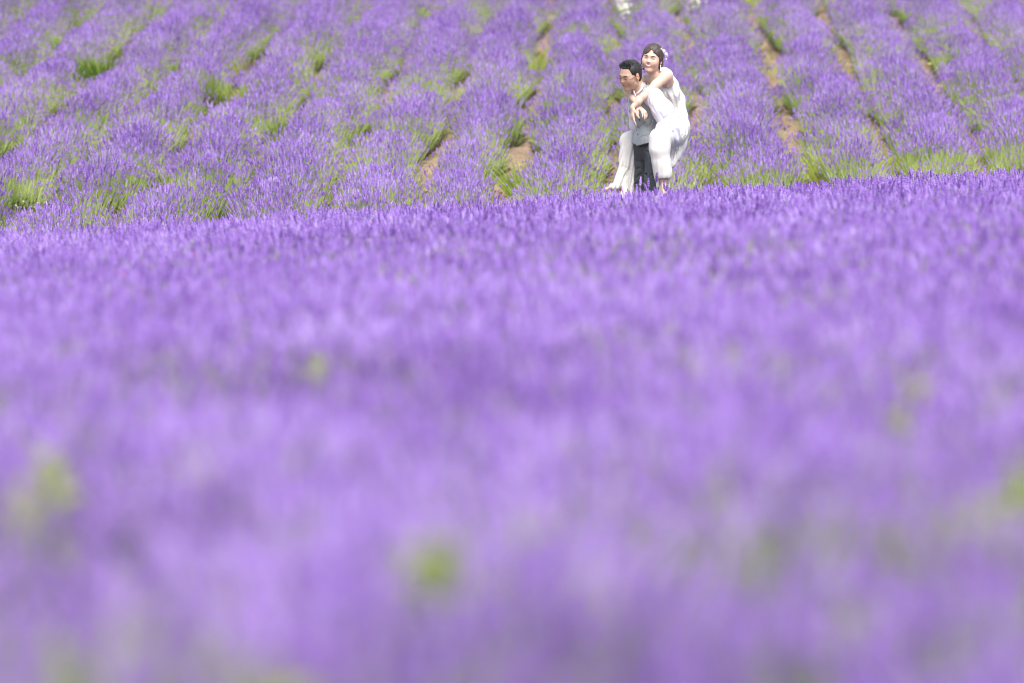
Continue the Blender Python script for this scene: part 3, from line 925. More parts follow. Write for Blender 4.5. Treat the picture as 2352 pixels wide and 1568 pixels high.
# shirt: sleeves and the body under the vest
vol = Vol(V3(shR[0] - 0.20, 45.45, 0.82), V3(elL[0] + 0.22, 46.45, 1.42), 0.006)
torso(vol, 0.004)
slL = [shL + V3(0.005, 0, 0.004), PT(945, 1060, -0.24), elL + V3(0.004, -0.005, -0.01), PT(1062, 1440, -0.235), PT(1060, 1540, -0.20)]
vol.chain(slL, [0.075, 0.082, 0.072, 0.056, 0.040], 0.04)
vol.chain([shR, (shR + elR) / 2 - V3(0.005, 0, 0), elR, elR * 0.3 + wrR * 0.7], [0.060, 0.056, 0.052, 0.046], 0.04)
vol.cap(neck0 - UP * 0.01, neck0 + (HM.P(0, -0.03, -0.09) - neck0) * 0.50, 0.078, 0.066, 0.03)
nk = nrm(HM.P(0, -0.03, -0.09) - neck0)
vol.half(neck0 + nk * 0.040 + FWD * 0.0, nk + FWD * 0.35, 0.0)                                    # collar edge
vol.cap(neck0 - nk * 0.02, neck0 + nk * 0.2, 0.062, 0.056, 0.0, 'sub')
axL = nrm(elL - shL)
vol.half(pelvis + UP * 0.07, V3(0, 0, -1), 0.0, lo=vol.lo, hi=V3(PT(860, 0, 0)[0], 46.5, pelvis[2] + 0.09))
def sleeve_folds(X, Y, Z):
    t = (X - shL[0]) * axL[0] + (Y - shL[1]) * axL[1] + (Z - shL[2]) * axL[2]
    w = np.clip((X - shL[0] + 0.03) / 0.06, 0, 1)
    q = (X - shL[0]) * 0.9 + (Z - shL[2]) * 0.55
    return w * (0.0062 * np.sin(q * 75 + 3.2 * n3((X, Y, Z), 9, 3)) * np.clip(t * 6, 0.15, 1) + 0.004 * n3((X, Y, Z), 30, 4))
vol.disp(sleeve_folds)
for pts in ([(765, 890), (785, 1000), (835, 1090)], [(1075, 1050), (1010, 1130), (925, 1185)], [(1110, 1190), (1040, 1240), (985, 1250)], [(1095, 1300), (1010, 1310)],
            [(1112, 1420), (1060, 1340), (1010, 1330)], [(880, 1070), (950, 1160)], [(870, 830), (940, 930), (960, 1010)], [(730, 860), (745, 960), (800, 1050)], [(1085, 1480), (1060, 1400)]):
    vol.crease(pts, 0.0075, px=pxT)
shirt = child("shirt", vol.mesh("shirt", [M_SHIRT], smooth=1))

# vest: grey front, burgundy back, two points at the hem, buttons
vol = Vol(V3(shR[0] - 0.12, 45.55, 0.84), V3(shL[0] + 0.20, 46.35, 1.40), 0.005)
torso(vol, 0.013)
vol.ell(waist + FWD * 0.01 - UP * 0.06, (0.150, 0.112, 0.13), TB, 0.05)
hemf = PB(630, 425, -0.10)
vol.half(hemf, V3(0.27, 0, -1.0) , 0.0)
for s_, S in ((1, shL), (-1, shR)):                     # armholes
    vol.ell(S + LEFT * s_ * 0.035 - UP * 0.02, (0.058, 0.085, 0.115), TB, 0.006, 'sub')
vol.cap(neck0 - UP * 0.02 + FWD * 0.02, neck0 + nk * 0.3, 0.080, 0.075, 0.004, 'sub')
vN = neck0 + FWD * 0.10                                  # V opening
for s_ in (-1, 1):
    vol.cap(chest + FWD * 0.115 + UP * 0.03, neck0 + FWD * 0.075 + LEFT * s_ * 0.035 + UP * 0.02, 0.004, 0.030, 0.004, 'sub')
slit = PB(620, 352, -0.1)
vol.half(PB(600, 398, -0.1), V3(-0.42, 0, -1.0), 0.0, lo=vol.lo, hi=V3(PB(606, 0, 0)[0], 46.3, 1.0))
vol.cap(PB(618, 470, -0.14), PB(618, 335, -0.12), 0.012, 0.002, 0.0, 'sub', flat=(V3(1, 0, 0), 0.99))
def vest_folds(X, Y, Z):
    lat = (X - chest[0]) * LEFT[0] + (Y - chest[1]) * LEFT[1]
    a = 0.004 * np.sin((Z * 0.75 + lat * 0.9) * 62 + 1.2 * n3((X, Y, Z), 6, 8)) * np.clip((Z - 1.0) * 8, 0, 1)
    seam = 0.004 * np.exp(-((lat - 0.062) / 0.004) ** 2) + 0.005 * np.exp(-((lat + 0.004) / 0.0035) ** 2)
    return a + seam + 0.0016 * n3((X, Y, Z), 28, 2)
vol.disp(vest_folds)
def vest_idx(x, y, z):
    b = (x - chest[0]) * FWD[0] + (y - chest[1]) * FWD[1]
    lat = (x - chest[0]) * LEFT[0] + (y - chest[1]) * LEFT[1]
    return (b < 0.004).astype(int)
for pts in ([(650, 955), (720, 1010), (765, 1065)], [(775, 1085), (730, 1160), (650, 1250), (595, 1310)], [(800, 1100), (790, 1200), (735, 1290)], [(600, 1450), (660, 1420), (760, 1400)], [(700, 1030), (690, 1110), (660, 1180)]):
    vol.crease(pts, 0.0035, 0.012, 0.001, px=pxT)
vol.crease([(716, 1180), (714, 1300), (712, 1400), (710, 1500)], 0.003, 0.006, 0.001, px=pxT)
vol.crease([(590, 1140), (566, 1240), (560, 1340), (556, 1450), (566, 1530)], 0.0045, 0.006, 0.001, px=pxT)
vest = child("vest", vol.mesh("vest", [M_VEST, M_LINING], idx_fn=vest_idx, smooth=1))

def on_torso(u, v, off=0.118):
    """point on the vest front under the photo position"""
    p = PT(u, v, -0.05)
    # move in depth until it lies off metres forward of the torso axis
    ax = waist + (chest - waist) * ((p[2] - waist[2]) / (chest[2] - waist[2]))
    dy = (off - ((p - ax) @ FWD)) / FWD[1]
    return p + V3(0, dy, 0)
for u, v in ((598, 1185), (580, 1285), (575, 1395)):
    c = on_torso(u, v, 0.116)
    cpart("button", ball(c, V3(0.0065, 0.003, 0.0065), TB[[0, 1, 2]], 10, 6), M_BLACK, vest)

# neckcloth and collar
vol = Vol(neck0 - 0.22, neck0 + 0.22, 0.004)
cc = neck0 + nk * 0.036
for i in range(24):                                       # a ring round the neck
    a0_, a1_ = 6.2832 * i / 24, 6.2832 * (i + 1) / 24
    q = lambda a: cc + LEFT * 0.072 * math.cos(a) + (FWD - nk * (FWD @ nk)) * 0.077 * math.sin(a) - nk * 0.020 * math.sin(a)
    vol.cap(q(a0_), q(a1_), 0.016, 0.016, 0.006)
kn = neck0 + FWD * 0.098 - UP * 0.045
vol.ell(kn, (0.020, 0.016, 0.024), TB, 0.012)
vol.cap(kn, kn - UP * 0.09 + FWD * 0.012, 0.018, 0.030, 0.01, flat=(FWD, 0.4))
child("neckcloth", vol.mesh("neckcloth", [M_TIE], smooth=1))
vol = Vol(neck0 - 0.2, neck0 + 0.2, 0.004)
cc2 = neck0 + nk * 0.062
for i in range(24):
    a0_, a1_ = 6.2832 * i / 24 + 1.75, 6.2832 * (i + 1) / 24 + 1.75
    if i == 23: continue
    q = lambda a: cc2 + LEFT * 0.068 * math.cos(a) + (FWD - nk * (FWD @ nk)) * 0.072 * math.sin(a) - nk * 0.018 * math.sin(a)
    vol.cap(q(a0_), q(a1_), 0.009, 0.009, 0.004)
for s_ in (-1, 1):
    vol.cap(neck0 + FWD * 0.085 + LEFT * s_ * 0.022 + nk * 0.018, neck0 + FWD * 0.098 + LEFT * s_ * 0.05 - UP * 0.030, 0.012, 0.006, 0.004, flat=(FWD, 0.4))
o = child("collar", vol.mesh("collar", [M_SHIRT], smooth=1))

# trousers
vol = Vol(V3(knR[0] - 0.22, 45.6, 0.02), V3(hipL[0] + 0.22, 46.45, 1.04), 0.006)
vol.ell(pelvis - UP * 0.02, (0.136, 0.096, 0.105), TB, 0.03)
vol.cap(pelvis, pelvis + UP * 0.06, 0.105, 0.098, 0.03)
for h_, k_, a_ in ((hipL, knL, anL), (hipR, knR, anR)):
    vol.chain([h_ + UP * 0.01, k_, a_ + UP * 0.01], [0.086, 0.064, 0.060], 0.03)
def tr_folds(X, Y, Z):
    q = n3((X * 0.6, Y * 0.6, Z + X * 0.5), 20, 12)
    crease = 0.004 * np.exp(-((X - PB(790, 0, 0)[0] - 0.02 * (0.8 - Z)) / 0.004) ** 2) * (Y < 45.95)
    return 0.013 * np.abs(q) - crease + 0.002 * n3((X, Y, Z), 34, 13)
vol.disp(tr_folds)
for pts in ([(720, 500), (790, 512), (880, 525)], [(645, 470), (680, 560), (718, 680), (745, 800), (780, 880), (800, 1000)], [(600, 655), (660, 665), (720, 692)], [(592, 945), (650, 895), (720, 850)],
            [(640, 560), (690, 600)], [(600, 1030), (660, 990), (720, 980)], [(800, 640), (860, 620), (905, 600)], [(800, 900), (860, 880), (910, 840)], [(600, 800), (660, 770), (700, 770)]):
    vol.crease(pts, 0.008, 0.016, px=pxB)
child("trousers", vol.mesh("trousers", [M_TROUSER], smooth=1))
for a_ in (anL, anR):
    vol = Vol(a_ - V3(0.25, 0.3, 0.12), a_ + V3(0.15, 0.12, 0.08), 0.006)
    vol.cap(a_ - UP * 0.045 - FWD * 0.02, a_ + FWD * 0.17 - UP * 0.055, 0.042, 0.034, 0.02, flat=(UP, 0.8))
    vol.cap(a_ - UP * 0.04, a_ + UP * 0.02, 0.042, 0.040, 0.02)
    child("shoe", vol.mesh("shoe", [M_SHOE], smooth=1))

# face details
def arc(H, pts, rad, sides=5):
    return tube([H.P(*p) for p in pts], rad, sides)
def on_face(me, H, a, c, off=0.0):
    """the b (forward) coordinate of the face surface at (a, c)"""
    Q = me
    d = (Q[:, 0] - a) ** 2 + (Q[:, 2] - c) ** 2
    m = d < 0.0045 ** 2
    return (Q[m, 1].max() if m.any() else 0.085) + off
def face_pts(body_obj, H):
    me = body_obj.data
    co = np.empty(len(me.vertices) * 3, np.float32); me.vertices.foreach_get("co", co)
    Q = H.loc(co.reshape(-1, 3)); return Q[(np.abs(Q) < 0.14).all(1) & (Q[:, 1] > 0.02)]
def draw_line(Q, H, ac, rads, off=0.0):
    pts = [H.P(a, on_face(Q, H, a, c, off), c) for a, c in ac]
    return tube(pts, rads, 6)

QM = face_pts([c for c in man.children if c.name.startswith("body")][0], HM)
lines = []
for s_ in (-1, 1):
    cpart("eyebrow", draw_line(QM, HM, [(s_ * 0.012, 0.023), (s_ * 0.024, 0.0265), (s_ * 0.038, 0.028), (s_ * 0.049, 0.025)], [0.0018, 0.0028, 0.0024, 0.0010], -0.001), M_LINE)
    cpart("eyelashes", draw_line(QM, HM, [(s_ * 0.018, 0.001), (s_ * 0.026, -0.002), (s_ * 0.036, -0.002), (s_ * 0.046, 0.002)], [0.0011, 0.0024, 0.0024, 0.0012], 0.0), M_LINE)
cpart("mouth_line", draw_line(QM, HM, [(-0.022, -0.0565), (-0.01, -0.0550), (0, -0.0560), (0.01, -0.0550), (0.022, -0.0565)], [0.0007, 0.0012, 0.0013, 0.0012, 0.0007], -0.0004), M_MOUTH)

# spectacles: two oval half-rim lenses, bridge and temples
sp = []
GZ, GB = -0.006, 0.106
for s_ in (-1, 1):
    ring = [HM.P(s_ * 0.033 + 0.021 * math.cos(t), GB - 0.25 * abs(s_ * 0.033 + 0.021 * math.cos(t)) + 0.004, GZ + 0.012 * math.sin(t)) for t in np.linspace(0, 6.2832, 21)]
    sp.append(tube(ring, [0.0008] * 21, 5))
    out_ = HM.P(s_ * 0.054, GB - 0.010, GZ + 0.005)
    sp.append(tube([out_, HM.P(s_ * 0.072, 0.080, GZ + 0.008), HM.P(s_ * 0.080, 0.0, GZ + 0.014), HM.P(s_ * 0.081, -0.012, GZ + 0.008)], [0.0016] * 4, 5))
sp.append(tube([HM.P(-0.010, GB, GZ + 0.004), HM.P(0, GB + 0.004, GZ + 0.006), HM.P(0.010, GB, GZ + 0.004)], [0.0009] * 3, 5))
glasses = cpart("spectacles", join(sp), M_METAL)
for s_ in (-1, 1):
    V = [HM.P(s_ * 0.033 + 0.0205 * math.cos(t), GB - 0.25 * abs(s_ * 0.033 + 0.0205 * math.cos(t)) + 0.0040, GZ + 0.0115 * math.sin(t)) for t in np.linspace(0, 6.2832, 21)[:-1]]
    cpart("lens", (V, [tuple(range(20))]), M_LENS, glasses, smooth=False)

# hair
def hair_cap(H, name, mat, grow, keep, spikes, disp=0.003, lo=0.19, root=None, extra=None, seed=1, vox=0.004, kk=0.006):
    vol = Vol(H.c - lo, H.c + lo, vox)
    vol.ell(H.P(0, -0.010, 0.036), V3(0.074 + grow, 0.092 + grow, 0.086 + grow * 1.15) * H.k, H.B, 0.0)
    vol.ell(H.P(0, -0.030, -0.010), V3(0.064 + grow, 0.062 + grow, 0.075) * H.k, H.B, 0.02)
    sl = vol.box(vol.lo, vol.lo + vol.h * vol.n)
    X, Y, Z = vol.pts(sl)
    Q = (np.stack([X, Y, Z], -1) - H.c) @ H.B.T / H.k
    vol.blend(sl, -keep(Q[..., 0], Q[..., 1], Q[..., 2]).astype(np.float32), 0.012, 'int')
    rnd = random.Random(seed)
    for p, d, L, r in spikes(rnd):
        a = H.P(*p); dd = nrm(H.r * d[0] + H.f * d[1] + H.u * d[2])
        vol.cap(a, a + dd * L, r, 0.0015, kk)
    if extra: extra(vol)
    def ds(X, Y, Z):
        Q = (np.stack([X, Y, Z], -1) - H.c) @ H.B.T
        a, b, c = Q.T
        return disp * np.sin(a * 330 + b * 120 + 2 * n3((X, Y, Z), 25, seed)) * 0.7 + disp * n3((X, Y, Z), 90, seed + 1) * 0.6
    vol.disp(ds, 0.03)
    return child(name, vol.mesh(name, [mat], smooth=1), root, root)

def keep_m(a, b, c):
    front = c - (0.068 - 0.012 * (np.abs(a) / 0.05) ** 2 + 0.15 * np.maximum(0, 0.06 - b) * 0)      # hairline over the forehead
    side = c - np.where(b > 0.012, 0.068 - 1.0 * 0, -0.030)
    line = np.where(b > 0.045, 0.066, np.where(b > 0.018, 0.030, np.where(b > 0.004, -0.012, np.where(b > -0.035, 0.022, -0.075))))
    # smooth the steps a little
    line = 0.080 * sstep((b - 0.036) / 0.016) + (1 - sstep((b - 0.036) / 0.016)) * (0.018 * sstep((b - 0.012) / 0.010) + (1 - sstep((b - 0.012) / 0.010)) * (-0.030 * sstep((b + 0.002) / 0.006) + (1 - sstep((b + 0.002) / 0.006)) * (0.030 * sstep((b + 0.034) / 0.008) - 0.070 * (1 - sstep((b + 0.034) / 0.008)))))
    return c - line
def spikes_m(rnd):
    for i in range(420):
        a = rnd.uniform(-0.052, 0.052); b = rnd.uniform(-0.07, 0.056)
        z = 0.036 + 0.090 * math.sqrt(max(0.02, 1 - (a / 0.082) ** 2 - ((b + 0.01) / 0.10) ** 2))
        fr = max(0, (b + 0.02) / 0.09)
        yield (a, b, z - 0.006), (a * 5 + rnd.gauss(0, .10), 0.55 * fr + rnd.gauss(0.0, .12) - 0.9 * (1 - fr), 1.0 + rnd.gauss(0, .2)), 0.010 + 0.036 * fr * rnd.random() + 0.004, rnd.uniform(0.0028, 0.0042)
hair_cap(HM, "hair", M_MHAIR, 0.006, keep_m, spikes_m, root=man, lo=0.17, disp=0.0008, vox=0.0027, kk=0.002)

# ================================================================== the woman
HW = Head(PT(784, 318, 0.04), 17, -1, -9, 0.97)
woman = empty("person", tuple(PT(1120, 1350, 0.12)), "smiling woman in an ivory sleeveless dress riding piggyback on the man", "person")
wneck = PT(850, 590, 0.10)
wshL = PT(985, 560, -0.06); wshR = PT(712, 580, 0.20)
wchest = PT(985, 790, 0.12); wwaist = PT(1060, 1040, 0.17); wpel = PT(1092, 1300, 0.17)
wkL = PT(900, 1450, -0.40); waL = PB(1045, 960, -0.38)
wkR = PT(520, 1540, 0.16); waR = PB(385, 1070, 0.12)
whL = PT(1090, 1370, 0.02); whR = PT(980, 1370, 0.28)
weL = PT(655, 850, -0.26); wwL = PT(500, 1010, -0.30)
weR = PT(455, 800, -0.02); wwR = PT(590, 985, -0.24)
WF = nrm(V3(-0.80, -0.55, 0)); WL = np.cross(UP, WF)
WB = np.stack([WL, WF, nrm(wneck - wpel)])
WB[1] = nrm(WB[1] - WB[2] * (WB[1] @ WB[2])); WB[0] = np.cross(WB[1], WB[2])

def wtorso(vol, g=0.0, k=0.05):
    vol.ell(wpel, (0.155 + g, 0.115 + g, 0.12 + g), WB, k)
    vol.ell(wwaist, (0.115 + g, 0.085 + g, 0.12 + g), WB, k)
    vol.ell(wchest, (0.130 + g, 0.095 + g, 0.13 + g), WB, k)
lo = V3(PB(150, 0, 0)[0] - 0.10, 45.35, 0.42); hi = V3(PT(1360, 0, 0)[0], 46.55, 1.78)
vol = Vol(lo, hi, 0.006)
wtorso(vol, -0.01)
vol.cap(wshL * 0.8 + wneck * 0.2 - UP * 0.015, wshR * 0.8 + wneck * 0.2 - UP * 0.015, 0.045, 0.045, 0.05)
vol.cap(wneck - UP * 0.02, HW.P(0, -0.022, -0.05), 0.047, 0.044, 0.03)
vol.cap(wneck - UP * 0.03, wchest, 0.06, 0.08, 0.04)
build_head(vol, HW, True)
vol.chain([wshL, wshL * 0.55 + weL * 0.45 + UP * 0.004, weL, weL * 0.55 + wwL * 0.45, wwL], [0.049, 0.037, 0.028, 0.027, 0.019], 0.02)
vol.cap(wshL, PT(1010, 640, -0.02), 0.05, 0.05, 0.02)
vol.chain([wshR, weR, wwR], [0.042, 0.033, 0.021], 0.02)
hand(vol, wwL, PT(505, 1200, -0.32) - wwL, V3(0.9, 0.3, -0.1), 1, curl=(0.15, 0.25, 0.2), sc=0.93, curls=[(0.05, 0.15, 0.15), (0.15, 0.25, 0.2), (0.3, 0.4, 0.3), (0.45, 0.4, 0.3)])
hand(vol, wwR, PT(680, 1080, -0.30) - wwR, V3(-0.6, 0.5, -0.45), -1, curl=(0.25, 0.35, 0.3), sc=0.93)
vol.chain([whL, wkL, waL], [0.075, 0.050, 0.031], 0.03)
vol.chain([whR, wkR, waR], [0.075, 0.050, 0.031], 0.03)
for a_, d_ in ((waL, V3(0.05, -0.6, -0.8)), (waR, V3(-0.90, -0.55, -0.12))):
    d_ = nrm(d_)
    vol.cap(a_ - d_ * 0.02, a_ + d_ * 0.15, 0.031, 0.022, 0.02, flat=(nrm(np.cross(d_, V3(0.2, 1, 0))), 0.8))
    vol.ell(a_ + V3(0.015, 0.01, -0.02), (0.026, 0.026, 0.028), None, 0.02)
    s1 = nrm(np.cross(d_, V3(0.1, 0.4, 1)))
    for t_ in range(5):
        b_ = a_ + d_ * (0.150 - 0.006 * t_) + s1 * (0.022 - 0.011 * t_)
        vol.cap(b_, b_ + d_ * (0.024 - 0.002 * t_), 0.0095 - 0.001 * t_, 0.008 - 0.001 * t_, 0.004)
wbody = child("body", vol.mesh("body", [M_SKIN], tint_fn=face_tint(HW, SKIN_W, (0.66, 0.20, 0.20), (0.80, 0.42, 0.32)), smooth=1), woman, woman)

# dress: bodice, and the skirt pulled over both thighs and hanging from them
lo = V3(PB(120, 0, 0)[0] - 0.06, 45.35, 0.36); hi = V3(PT(1380, 0, 0)[0], 46.60, 1.56)
vol = Vol(lo, hi, 0.006)
wtorso(vol, 0.006)
vol.cap(PT(975, 492, 0.09), PT(1000, 700, 0.14), 0.034, 0.08, 0.04)                               # back of the shoulder strap
vol.chain([PT(945, 478, 0.03), PT(1020, 540, 0.06), PT(1052, 650, 0.08)], [0.026, 0.030, 0.036], 0.02)
vol.chain([PT(905, 720, 0.02), PT(940, 790, 0.02)], [0.035, 0.05], 0.03)
vol.chain([PT(752, 540, 0.16), PT(790, 700, 0.12)], [0.028, 0.05], 0.03)
vol.chain([PT(985, 520, 0.16), PT(1035, 680, 0.24), PT(1100, 900, 0.28), PT(1132, 1130, 0.28), PT(1128, 1400, 0.25)], [0.042, 0.058, 0.078, 0.084, 0.080], 0.05)  # blouson back
vol.ell(PT(1112, 1330, 0.22), (0.092, 0.12, 0.14), None, 0.05)
# left thigh, knee and the tube of cloth over the calf
vol.chain([whL, PT(1000, 1430, -0.18), wkL], [0.115, 0.092, 0.074], 0.04)
vol.cap(PT(940, 1300, -0.27), PT(1000, 1400, -0.20), 0.06, 0.08, 0.04)
vol.chain([wkL + UP * 0.0, PB(985, 480, -0.41), PB(1015, 700, -0.40), PB(1040, 860, -0.39), PB(1045, 940, -0.38)], [0.074, 0.071, 0.062, 0.056, 0.053], 0.06)
vol.half(PB(1000, 935, -0.38), V3(0.05, 0, -1), 0.0, lo=PB(860, 1150, -0.64), hi=PB(1190, 860, -0.12))
vol.chain([PB(1085, 700, -0.37), PB(1105, 920, -0.36), PB(1130, 1090, -0.35)], [0.025, 0.020, 0.012], 0.02)   # corner of the hem hanging lower
vol.chain([PB(955, 880, -0.38), PB(955, 1060, -0.38)], [0.022, 0.012], 0.02)
# skirt hanging under the seat
vol.chain([PT(1160, 1420, 0.16), PB(1262, 380, 0.10), PB(1222, 560, 0.0), PB(1165, 690, -0.10), PB(1130, 750, -0.16)], [0.085, 0.066, 0.050, 0.034, 0.016], 0.04, flat=(V3(0.4, -0.9, 0), 0.8))
vol.cap(PB(1345, 380, 0.12), PB(1305, 520, 0.08), 0.020, 0.018, 0.05)
# right thigh over his hip, and the long fall of cloth from it
vol.chain([whR, PT(720, 1470, 0.24), wkR], [0.110, 0.085, 0.068], 0.04)
vol.chain([PT(520, 1430, 0.17), PB(500, 340, 0.15), PB(490, 560, 0.14), PB(470, 760, 0.13), PB(410, 930, 0.12), PB(350, 1030, 0.11)], [0.050, 0.066, 0.064, 0.064, 0.062, 0.050], 0.05, flat=(V3(0.3, -1, 0), 0.62))
vol.chain([PB(350, 1000, 0.09), PB(270, 1062, 0.05), PB(205, 1072, 0.02)], [0.045, 0.028, 0.015], 0.03)
vol.chain([PB(540, 250, 0.12), PB(552, 480, 0.12), PB(545, 700, 0.12), PB(520, 960, 0.11), PB(520, 1190, 0.08)], [0.038, 0.038, 0.034, 0.040, 0.036], 0.04, flat=(V3(0.3, -1, 0), 0.5))
vol.chain([PB(440, 1000, 0.08), PB(430, 1180, 0.04), PB(400, 1330, 0.0), PB(360, 1420, -0.02)], [0.036, 0.026, 0.026, 0.024], 0.03, flat=(V3(0.3, -1, 0), 0.5))
def dress_folds(X, Y, Z):
    low = np.clip((1.02 - Z) * 5, 0, 1)
    rt = np.clip((0.93 - X) / 0.04, 0, 1)                    # the fall over her right leg: long folds fanning down and left
    ph = (X + 0.28 * (0.95 - Z) * 1.0 - 0.8) 
    f1 = 0.0050 * np.sin(ph * 170 + 1.5 * np.sin(Z * 5) + 1.3 * n3((X, Y, Z), 5, 31)) * rt * low
    lt = np.clip((X - 0.99) / 0.04, 0, 1) * (Y < 45.86)
    f2 = 0.0014 * np.sin(X * 160 + 1.2 * np.sin(Z * 9) + 1.0 * n3((X, Y, Z), 7, 32)) * lt * np.clip((0.90 - Z) * 8, 0, 1)
    bk = (Y >= 45.86) * np.clip((X - 1.0) / 0.05, 0, 1)
    f3 = 0.0022 * np.sin((X * 0.8 - Z * 0.28) * 90 + 2.5 * n3((X, Y, Z), 5, 33)) * bk
    return f1 + f2 + f3 + 0.0010 * n3((X, Y, Z), 22, 34)
vol.disp(dress_folds, 0.04)
for pts in ([(600, 280), (578, 450), (545, 620), (505, 800), (470, 930)], [(500, 520), (450, 760), (345, 1000)], [(560, 640), (530, 800), (500, 1000)], [(430, 480), (405, 750), (310, 1010)], [(570, 780), (545, 1000), (520, 1120)],
            [(520, 300), (480, 420)], 
            [(1300, 380), (1240, 540), (1180, 660)], [(1350, 330), (1290, 500)], [(1230, 470), (1190, 620)]):
    vol.crease(pts, 0.0075, 0.018, px=pxB)
for pts in ([(1060, 740), (1100, 860), (1130, 980)], [(980, 760), (1010, 850), (1060, 960)], [(1180, 900), (1200, 1080), (1230, 1260), (1220, 1420)], [(1140, 1000), (1170, 1150), (1190, 1300)], [(1250, 1050), (1275, 1250), (1260, 1430)], [(1080, 620), (1120, 700), (1160, 800)]):
    vol.crease(pts, 0.005, 0.026, 0.0, px=pxT)
child("dress", vol.mesh("dress", [M_DRESS], smooth=1), woman, woman)

QW = face_pts(wbody, HW)
for s_ in (-1, 1):
    cpart("eyebrow", draw_line(QW, HW, [(s_ * 0.014, 0.022), (s_ * 0.026, 0.0275), (s_ * 0.040, 0.027), (s_ * 0.050, 0.021)], [0.0016, 0.0030, 0.0026, 0.0012], -0.0008), M_BROW, root=woman)
    cpart("eyelashes", draw_line(QW, HW, [(s_ * 0.018, 0.001), (s_ * 0.026, 0.0045), (s_ * 0.036, 0.0045), (s_ * 0.045, 0.0005)], [0.0014, 0.0031, 0.0031, 0.0016], 0.0), M_LINE, root=woman)
def mouth_shape(w, top, bot, off):
    n = 13; V = []; F = []
    for i in range(n):
        t = i / (n - 1) * 2 - 1
        a = w * t; q = math.sqrt(max(0, 1 - t * t))
        cu = -0.0500 + 0.0030 * t * t + top * q; cd = -0.0500 + 0.0030 * t * t - bot * q
        for c in (cu, cd): V.append(HW.P(a, on_face(QW, HW, a, -0.054, off) , c))
    for i in range(n - 1): F.append((2 * i, 2 * i + 1, 2 * i + 3, 2 * i + 2))
    b = len(V)
    V += [v - HW.f * 0.006 for v in V]                         # give it thickness
    F += [tuple(b + j for j in f[::-1]) for f in F[:n - 1]]
    return V, F
mo = cpart("mouth", mouth_shape(0.0245, 0.0015, 0.0120, 0.0012), M_MOUTH, root=woman)
cpart("teeth", mouth_shape(0.0200, 0.0004, 0.0085, 0.0026), M_TEETH, mo, root=woman)

cpart("lower_lip", draw_line(QW, HW, [(-0.024, -0.0500), (-0.015, -0.0595), (0, -0.0635), (0.015, -0.0595), (0.024, -0.0500)], [0.0010, 0.0028, 0.0036, 0.0028, 0.0010], 0.0005), M_LIP, root=woman)
def keep_w(a, b, c):
    # forehead shows between two sweeps of hair parted left of the middle
    part_a = 0.006
    open_ = 0.078 - 1.05 * np.abs(a - part_a) ** 1.0 * np.where(a > part_a, 0.85, 1.05)
    face = c - np.maximum(open_, -0.015)
    side = np.where(b > 0.030, face, 0)
    t = sstep((b - 0.022) / 0.02)
    back = c - (-0.085 * (1 - sstep((b + 0.02) / 0.015)) + (-0.012) * sstep((b + 0.02) / 0.015))
    return face * t + back * (1 - t)
def spikes_w(rnd):
    for i in range(46):                                       # loose ends at the nape and behind the ear
        s_ = rnd.choice((-1, 1)); a = s_ * rnd.uniform(0.02, 0.078); b = rnd.uniform(-0.07, -0.030)
        yield (a, b, rnd.uniform(-0.05, 0.0)), (s_ * 0.25 + rnd.gauss(0, .15), rnd.gauss(-0.1, .2), -1.0), rnd.uniform(0.035, 0.075), rnd.uniform(0.005, 0.008)
    for i in range(14):                                       # sweep down the far side of the face
        yield (-0.074 + rnd.gauss(0, .002), rnd.uniform(0.015, 0.045), rnd.uniform(-0.01, 0.03)), (-0.05, 0.10 + rnd.gauss(0, .1), -1.0), rnd.uniform(0.03, 0.07), 0.005
    for i in range(10):
        yield (0.076 + rnd.gauss(0, .002), rnd.uniform(0.005, 0.03), rnd.uniform(0.0, 0.03)), (0.02, -0.2 + rnd.gauss(0, .1), -1.0), rnd.uniform(0.02, 0.035), 0.004
hair_cap(HW, "hair", M_WHAIR, 0.012, keep_w, spikes_w, root=woman, lo=0.18, seed=5, disp=0.0025)

# hair ornament: small white leaves in a spray, and drop earrings
rnd = random.Random(4)
orn = []
for i in range(15):
    t = i / 14
    c0 = HW.P(0.055 + 0.034 * math.sin(t * 2.2), 0.020 - 0.075 * t, 0.100 - 0.085 * t)
    d = nrm(HW.r * rnd.uniform(0.1, 0.8) + HW.f * rnd.uniform(-0.5, 0.6) + HW.u * rnd.uniform(-0.8, 0.9))
    u_, v_, w_ = frame(d)
    L = rnd.uniform(0.020, 0.034)
    c0 = c0 + HW.r * 0.010
    orn.append(([c0, c0 + d * L * 0.5 + u_ * 0.008, c0 + d * L, c0 + d * L * 0.5 - u_ * 0.008, c0 + d * L * 0.5 + v_ * 0.0025, c0 + d * L * 0.5 - v_ * 0.0025],
                [(0, 1, 4), (1, 2, 4), (2, 3, 4), (3, 0, 4), (1, 0, 5), (2, 1, 5), (3, 2, 5), (0, 3, 5)]))
    orn.append(ball(c0 + d * 0.002, 0.0035, None, 6, 4))
cpart("hair_ornament", join(orn), M_PEARL, root=woman, smooth=False)
for s_ in (-1, 1):
    e0 = HW.P(s_ * 0.080, 0.004, -0.034)
    er = [tube([e0, e0 - UP * 0.012, e0 - UP * 0.040], [0.0022, 0.003, 0.0018], 6)]
    for j, (dz, r_) in enumerate(((0.008, 0.005), (0.020, 0.0042), (0.032, 0.0052), (0.046, 0.0068))):
        er.append(ball(e0 - UP * dz + WL * 0.0015, r_, None, 8, 6))
    cpart("earring", join(er), M_PEARL, root=woman)
# ------------------------------------------------------------------ things that stand out of the lavender
def fore_at(px, py, top):
    """ground point at which something of height `top` shows its tip at the photo pixel (2352 wide), for a given depth search"""
    for d in np.arange(5, 60, 0.02):
        x = (px - 1176) / 13067 * d
        z = CAM_H + (HOR - py) * d / 13067
        if z - float(ground(x, d)) <= top: return x, d
    return x, d

